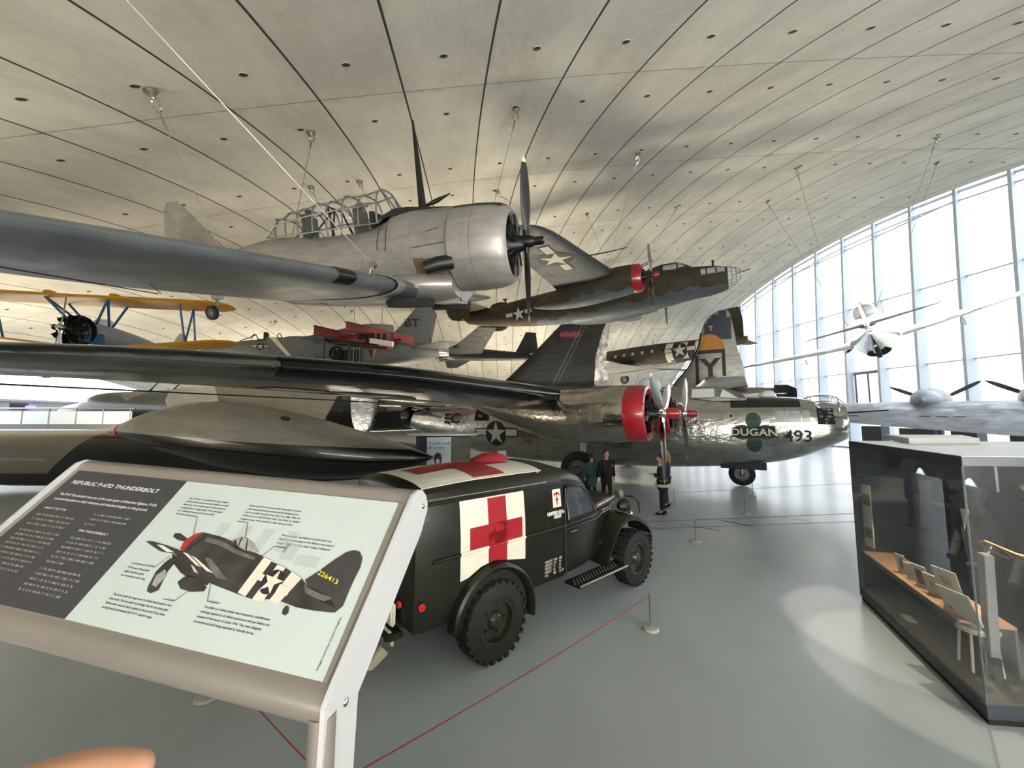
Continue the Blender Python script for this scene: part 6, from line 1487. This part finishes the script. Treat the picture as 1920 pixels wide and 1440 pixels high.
# ------------------------------------------------------------------ red-beamed engine rig hanging in mid air
t = empty('engine_rig', (-8.6, 20.5, 7.0), (0, 0, 0), 'dark engine rig with red steel beams hung in front of the grey jet', 'rig')
def ibeam(a, b, h=.42, w=.22):
    a, b = Vector(a), Vector(b); d = (b-a); L_ = d.length; rot = d.to_track_quat('X', 'Z').to_matrix(); m = M(); c = (a+b)/2
    m.box(c, (L_, .03, h), 0, mtx=rot); m.box(c+rot @ Vector((0, 0, h/2)), (L_, w, .03), 0, mtx=rot); m.box(c-rot @ Vector((0, 0, h/2)), (L_, w, .03), 0, mtx=rot); return m
mk('red_beam', ibeam((.3, -1.6, .22), (2.5, 3.0, .35)), 'redbeam', t, smooth=0)
mk('red_beam', ibeam((-1.5, -1.2, .12), (1.0, 3.6, .1)), 'redbeam', t, smooth=0)
mk('red_beam', ibeam((-1.2, .4, .0), (1.2, -.4, .0), .2, .15), 'redbeam', t, smooth=0); mk('red_beam', ibeam((-.4, 2.0, .0), (2.2, 1.4, .1), .2, .15), 'redbeam', t, smooth=0)
for p, q in (((-1.25, -.6, -.25), (1.6, -.6, -.55)), ((-1.25, -.6, -1.6), (.7, -.6, -1.75)), ((-1.25, -.6, .0), (-1.25, -.6, -1.65)), ((.05, -.6, -.4), (.05, -.6, -1.7)), ((.7, -.6, -.45), (.7, -.6, -1.75)), ((-1.25, .8, -.25), (1.6, .8, -.45)), ((-1.25, .8, -1.6), (.7, .8, -1.7)), ((-1.25, -.6, -.25), (-1.25, .8, -.25)), ((-1.25, -.6, -1.6), (-1.25, .8, -1.6)), ((.7, -.6, -1.75), (.7, .8, -1.7))):
    m = M(); m.tube([p, q], .055, 4); mk('frame_bar', m, 'odd', t)
m = M(); m.lathe([(-.05, .38), (.05, .38), (.05, .3), (-.05, .3)], 24, (-.6, -.55, -1.0), 'y'); m.lathe([(-.02, .12), (.02, .12), (.03, .01)], 16, (-.6, -.55, -1.0), 'y')
for k in range(6): m.box((-.6+.2*cos(k*PI/3), -.55, -1.0+.2*sin(k*PI/3)), (.3, .02, .06), 0, mtx=Matrix.Rotation(-k*PI/3, 3, 'Y'))
mk('cooling_fan', m, 'engine', t)
m = M(); m.box((-.3, .3, -1.1), (1.5, .7, .8)); mk('engine_block', m, 'odd', t, bevel=.04)
m = M(); m.box((1.75, -.55, -.42), (1.2, .25, .26), 0, mtx=Matrix.Rotation(R(8), 3, 'Y')); mk('white_trough', m, 'white', t, smooth=0)
for k in range(5):
    m = M(); m.lathe([(0, .09), (.42, .09)], 12, (.55+.32*k, -.35, -.25-.02*k), 'z', caps=True); mk('cylinder', m, 'engine', t)
for k in range(4):
    m = M(); m.box((.15+.16*k, -.62, -1.1), (.05, .03, .85)); mk('louvre_bar', m, 'rimgrey' if k % 2 else 'seat', t)
m = M(); m.lathe([(-.5, .02), (-.1, .18), (0, .2)], 14, (1.0, .2, -.65), 'z', caps=True); mk('red_cone', m, 'redbeam', t)
for x, y in ((-.2, .5), (1.2, .9)):
    m = M(); m.tube([(x, y, .2), (x*1.0, y+.3, 5.2)], .018, 5); mk('hanger_rod', m, 'cable', t)

# ------------------------------------------------------------------ hanging cables with ceiling lugs
def hang(b, a, tgt, lb, shk=True, r=.009):
    P = roof(a, b, .02); Pn = (roof(a, b, 1)-P).normalized(); T_ = Vector(tgt)
    t = empty('suspension_cable', P, label=lb, cat='cable')
    d = (T_-P).normalized()
    m = M(); m.tube([(0, 0, 0), Pn*.06], .12, 14); m.tube([Pn*.05, Pn*.13], .045, 8); mk('ceiling_lug', m, 'steel', t)
    c = Pn*.13+d*.14; s_ = d.cross(Pn).normalized() if d.cross(Pn).length > .01 else Vector((1, 0, 0)); s2 = Vector((1, 0, 0)); s2 = (s2-d*s2.dot(d)).normalized()
    m = M(); m.tube([c+d*.13*cos(a_)+s2*.075*sin(a_) for a_ in [2*PI*k/18 for k in range(19)]], .018, 6); mk('shackle', m, 'chrome', t)
    q = c+d*.13; m = M(); m.tube([q, q+d*.30], .022, 8); mk('turnbuckle', m, 'steel', t)
    m = M(); m.tube([q+d*.28, T_-P], r, 6); mk('wire', m, 'cable', t)
def loc_of(o, p): return o.matrix_basis @ Vector(p)
def mw(o, p): return Matrix.LocRotScale(o.location, o.rotation_euler, None) @ Vector(p)
tr, mi = trainer, mitch
hang(-49.9, -21.6, mw(tr, (-7.3, 0, .4)), 'cable from the largest ceiling shackle at upper left to the trainer tail')
hang(-47.75, -18.4, mw(tr, (-5.6, .3, .5)), 'faint cable from the second shackle to behind the trainer canopy')
hang(-41.62, -18.5, mw(tr, (-2.2, 2.6, -.55)), 'cable from the shackle above the trainer nose, slanting down left')
hang(-41.5, -10.6, mw(mi, (-6.0, -1.9, 1.0)), 'long slanting cable from behind the trainer nose to the twin-engined bomber')
hang(-35.35, -13.5, mw(mi, (-6.0, -1.9, 1.0)), 'steep cable from the high shackle right of centre to the twin-engined bomber')
hang(-35.3, -5.8, mw(mi, (-5.98, -1.9, 1.0)), 'short cable from the lower shackle to the twin-engined bomber wing root')
hang(-29.2, -5.7, mw(mi, (-5.6, 1.9, .9)), 'cable at right of the twin-engined bomber running down behind its propeller')
hang(-49.4, -13.8, mw(tr, (-4.9, 1.6, -.4)), 'cable ending behind the rear of the trainer canopy')
hang(-47.5, -13.7, mw(tr, (-3.8, 2.4, -.4)), 'cable ending behind the middle of the trainer canopy')
sf = Vector((17.8, 18.7, 6.85))
hang(-20.3, -13.5, sf+Vector((.6, .6, .8)), 'rightmost high cable running towards the silver fighter')
hang(-16.3, -10.5, sf+Vector((1.4, 1.2, .5)), 'cable from the lug nearest the glass to the silver fighter')
hang(-24.8, -10.4, sf+Vector((-.9, .6, .2)), 'faint long cable from the lug left of the window wall to the silver fighter')
hang(-22.7, -5.7, sf+Vector((.2, 1.4, .4)), 'dark slanting cable low on the vault, to the silver fighter')
hang(-47.75, -26.55, mw(tr, (-2.5, -1.2, -.38)), 'thick pale cable coming from above the frame to the trainer wing bracket', r=.008)
hang(-64.3, -2.6, mw(bpy.data.objects['biplane_trainer'], (-1.2, 3.9, 1.3)), 'cable beside the biplane upper wing tip', r=.008)
hang(-60.2, 5.3, (-19.5, 28.2, 8.5), 'cable down to the grey jet canopy', r=.008)
hang(-54, 6.2, (-14.2, 28.5, 8.6), 'cable down to the grey jet wing', r=.008)

# ------------------------------------------------------------------ visitors
def skin_obj(name, nodes, edges, mt, parent, sub=2, root=0):
    me = bpy.data.meshes.new(name); me.from_pydata([n_[:3] for n_ in nodes], edges, [])
    o = bpy.data.objects.new(name, me); COL.objects.link(o)
    o.modifiers.new('skin', 'SKIN'); 
    for i, n_ in enumerate(nodes):
        r_ = n_[3]; me.skin_vertices[0].data[i].radius = (r_, n_[4] if len(n_) > 4 else r_)
    me.skin_vertices[0].data[root].use_root = True
    s_ = o.modifiers.new('s', 'SUBSURF'); s_.levels = s_.render_levels = sub
    dg = bpy.context.evaluated_depsgraph_get(); ev = o.evaluated_get(dg); nm = bpy.data.meshes.new_from_object(ev)
    o.modifiers.clear(); o.data = nm; nm.materials.clear(); nm.materials.append(M_[mt] if isinstance(mt, str) else mt); nm.shade_smooth()
    o.parent = parent; return o
def person(loc, yaw, h, label, top, legs, hair, shoes='clothblack', pose='stand', coat=0., hairlen=0, trim=None, shoe_up=0):
    t = empty('person', loc, (0, 0, yaw), label, 'person'); k = h/1.75
    S = lambda x, y, z, r, r2=None: (x*k, y*k, z*k, r*k, (r2 or r)*k)
    # x forward, y left
    n_ = [S(0, 0, .95, .12, .15), S(0, 0, 1.15, .11, .14), S(0, 0, 1.34, .12, .17), S(0, 0, 1.46, .06), S(.012, 0, 1.55, .062)]
    e = [(0, 1), (1, 2), (2, 3), (3, 4)]
    arms = []
    for q in (-1, 1):
        b = len(n_)
        if pose == 'phone' :
            A_ = [(0, q*.19, 1.38, .05), (.03, q*.23, 1.12, .04), (.25, q*.12, 1.16, .032), (.32, q*.08, 1.19, .026)]
        else:
            A_ = [(0, q*.19, 1.38, .05), (-.02, q*.25, 1.12, .04), (.05, q*.25, .88, .032), (.07, q*.245, .80, .028)]
        n_ += [S(*a) for a in A_]; e += [(2, b), (b, b+1), (b+1, b+2), (b+2, b+3)]; arms.append(b)
        hx_, hy, hz = A_[3][:3]
        for f in range(5):
            fy = (f-2)*.016
            if pose == 'phone': p1 = (hx_+.045, hy+fy*q, hz+.01); p2 = (hx_+.075-(.02 if f == 4 else 0), hy+fy*q*.9, hz+.03)
            else: p1 = (hx_+fy, hy, hz-.045); p2 = (hx_+fy+.01, hy-q*.012, hz-.085+(.03 if f == 4 else 0))
            i_ = len(n_); n_ += [S(*p1, .0085), S(*p2, .0075)]; e += [(b+3, i_), (i_, i_+1)]
    lg = []
    for q in (-1, 1):
        b = len(n_); fx = .05*q
        n_ += [S(.0, q*.09, .88, .085), S(.02+fx*.5, q*.10, .50, .058), S(-.01+fx, q*.10, .10, .038), S(.10+fx, q*.11, .04, .036)]; e += [(0, b), (b, b+1), (b+1, b+2), (b+2, b+3)]; lg.append(b)
    skin_obj('body', n_, e, 'skin', t)
    # head
    m = M(); rg = []
    for i in range(13):
        a = PI*i/12; z = 1.645-.12*cos(a); w = .078*sin(a)**.8; d = .095*sin(a)**.75; 
        rg.append([((.02+d*cos(b)*(1 if cos(b) < 0 else (1.0+.12*sin(a)**6)))*k, w*sin(b)*k, z*k) for b in [2*PI*j/20 for j in range(20)]])
    m.loft(rg); m.box((.125*k, 0, 1.645*k), (.03*k, .022*k, .04*k)); 
    for q in (-1, 1): m.box((.01*k, q*.08*k, 1.655*k), (.035*k, .014*k, .06*k))
    hd = mk('head', m, 'skin', t, smooth=60, bevel=.004)
    for q in (-1, 1):
        m = M(); m.lathe([(-.006, .001), (-.003, .011*k), (.003, .011*k), (.006, .001)], 8, (.108*k, q*.03*k, 1.672*k)); mk('eye', m, 'dark', hd)
    m = M(); m.box((.112*k, 0, 1.60*k), (.008*k, .04*k, .008*k)); mk('mouth', m, 'printred', hd)
    m = M(); rg = []
    for i in range(9):
        a = .02+PI*(i/8)*.62; z = 1.66+.125*cos(a); w = .094*sin(a)**.55; d = .112*sin(a)**.55; cx = -.004-.012*(i/8)
        rg.append([((cx+d*cos(b)*(1 if cos(b) < 0 else 1-.08*(i/8)))*k, w*sin(b)*k, (z+(.03*(i/8) if cos(b) > .3 else 0))*k) for b in [2*PI*j/20 for j in range(20)]])
    m.loft(rg)
    if hairlen: m.tube([(-.06*k, 0, 1.68*k), (-.11*k, 0, 1.5*k), (-.12*k, .0, (1.62-hairlen)*k)], [.08*k, .075*k, .02*k], 12)
    mk('hair', m, hair, t, smooth=60)
    # clothes
    g = 1.15 if coat else 1.06
    c = [S(0, 0, .92-coat*.2, .15*g, .185*g), S(0, 0, 1.14, .14*g, .18*g), S(0, 0, 1.36, .14*g, .20*g), S(0, 0, 1.46, .08)]; ce = [(0, 1), (1, 2), (2, 3)]
    if coat: c.append(S(0, 0, .92-coat, .17, .19)); ce.append((0, 4))
    for q, b in zip((-1, 1), arms):
        i0 = len(c); src = n_[b:b+3]; c += [(*s_[:3], s_[3]*(1.75 if coat else 1.5), s_[3]*(1.75 if coat else 1.5)) for s_ in src]; ce += [(2, i0), (i0, i0+1), (i0+1, i0+2)]
    skin_obj('coat' if coat else 'jacket', c, ce, top, t)
    l = [S(0, 0, .93, .125, .155)]; le = []
    for q, b in zip((-1, 1), lg):
        i0 = len(l); l += [(*s_[:3], s_[3]*1.2, s_[3]*1.2) for s_ in n_[b:b+3]]; le += [(0, i0), (i0, i0+1), (i0+1, i0+2)]
    skin_obj('trousers', l, le, legs, t)
    for q, b in zip((-1, 1), lg):
        x, y, z = n_[b+2][:3]; m = M(); rr = []
        for xx, w, hh in ((-.07, .035, .07), (-.03, .045, .10), (.05, .045, .085), (.14, .048, .06), (.20, .03, .03)):
            rr.append([(x+xx*k, y+w*k*cos(a), max(0, hh*k*.5+hh*k*.5*sin(a))) for a in [2*PI*j/12 for j in range(12)]])
        m.loft(rr); mk('shoe', m, shoes, t)
    if trim:
        m = M(); m.lathe([(-.04*k, .19*k), (.04*k, .19*k), (.03*k, .15*k), (-.03*k, .15*k), (-.04*k, .19*k)], 24, (0, 0, .86*k), 'z'); m.v = [(x, y*1.12, z) for x, y, z in m.v]; mk('fleece_hem', m, trim, t)
        m = M(); m.lathe([(-.03*k, .09*k), (.04*k, .10*k), (.03*k, .06*k), (-.03*k, .09*k)], 20, (0, 0, 1.47*k), 'z'); mk('fleece_collar', m, trim, t)
    return t
person((4.16, 10.87, 0), 170, 1.60, 'person in brown fleece-trimmed jacket and dark jeans looking down at a phone', 'clothbrown', 'clothblack', 'hairdark', pose='phone', trim='fleece')
person((4.62, 11.75, 0), 172, 1.64, 'person with long blond hair and navy jacket behind the fleece-jacket person', 'clothblue', 'jean', 'hairblond', hairlen=.32)
person((2.92, 12.1, 0), -80, 1.62, 'person in long black coat standing beyond the ambulance hood', 'clothblack', 'clothblack', 'hairdark', coat=.28)
person((2.55, 12.5, 0), 100, 1.48, 'person in long green coat beside the black-coated person', 'clothgreen', 'clothblack', 'hairdark', coat=.4)
m = M(); m.box((0, 0, 0), (.16, .09, .012), 0, mtx=Matrix.Rotation(R(-20), 3, 'Y')); o = mk('phone', m, 'casetop', loc=(3.74, 10.93, 1.13), bevel=.004); tag(o, 'flat pale phone held by the person in the fleece-trimmed jacket', 'phone')

# hand of the visitor taking the picture, close below the lens
def hand():
    t = empty('hand', (-.140, .105, 2.529), (0, 0, 0), 'out-of-focus fingers of a hand at the bottom left corner', 'hand')
    y = 0
    n_ = [(-.10, .0, -.075, .030, .022), (-.06, .0, -.055, .030, .020), (-.045, .0, -.03, .024, .018)]
    e = [(0, 1), (1, 2)]
    fing = [[(-.035, .002, -.002, .0105), (.012, .004, .0035, .0095), (.040, .004, -.004, .0088), (.062, .003, -.016, .0075)],
            [(-.040, .0, -.024, .010), (.010, .002, -.020, .0092), (.040, .002, -.028, .0086), (.060, 0, -.040, .0072)],
            [(-.045, .0, -.045, .0095), (.004, .0, -.042, .009), (.032, .0, -.050, .0083), (.050, 0, -.060, .007)],
            [(-.052, .0, -.064, .009), (-.01, .0, -.064, .008), (.014, .0, -.072, .0075), (.028, 0, -.080, .0065)],
            [(-.070, .012, -.030, .012), (-.045, .034, -.012, .0105), (-.02, .05, -.012, .0095), (.0, .058, -.018, .008)]]
    for f in fing:
        b = len(n_); n_ += f; e += [(2 if f is not fing[4] and f is not fing[3] else 1, b)]+[(b+i, b+i+1) for i in range(3)]
    b = len(n_); n_ += [(-.16, -.01, -.11, .028, .024), (-.26, -.05, -.17, .036, .032)]; e += [(0, b), (b, b+1)]
    skin_obj('hand_body', n_, e, 'skinhand', t)
hand()
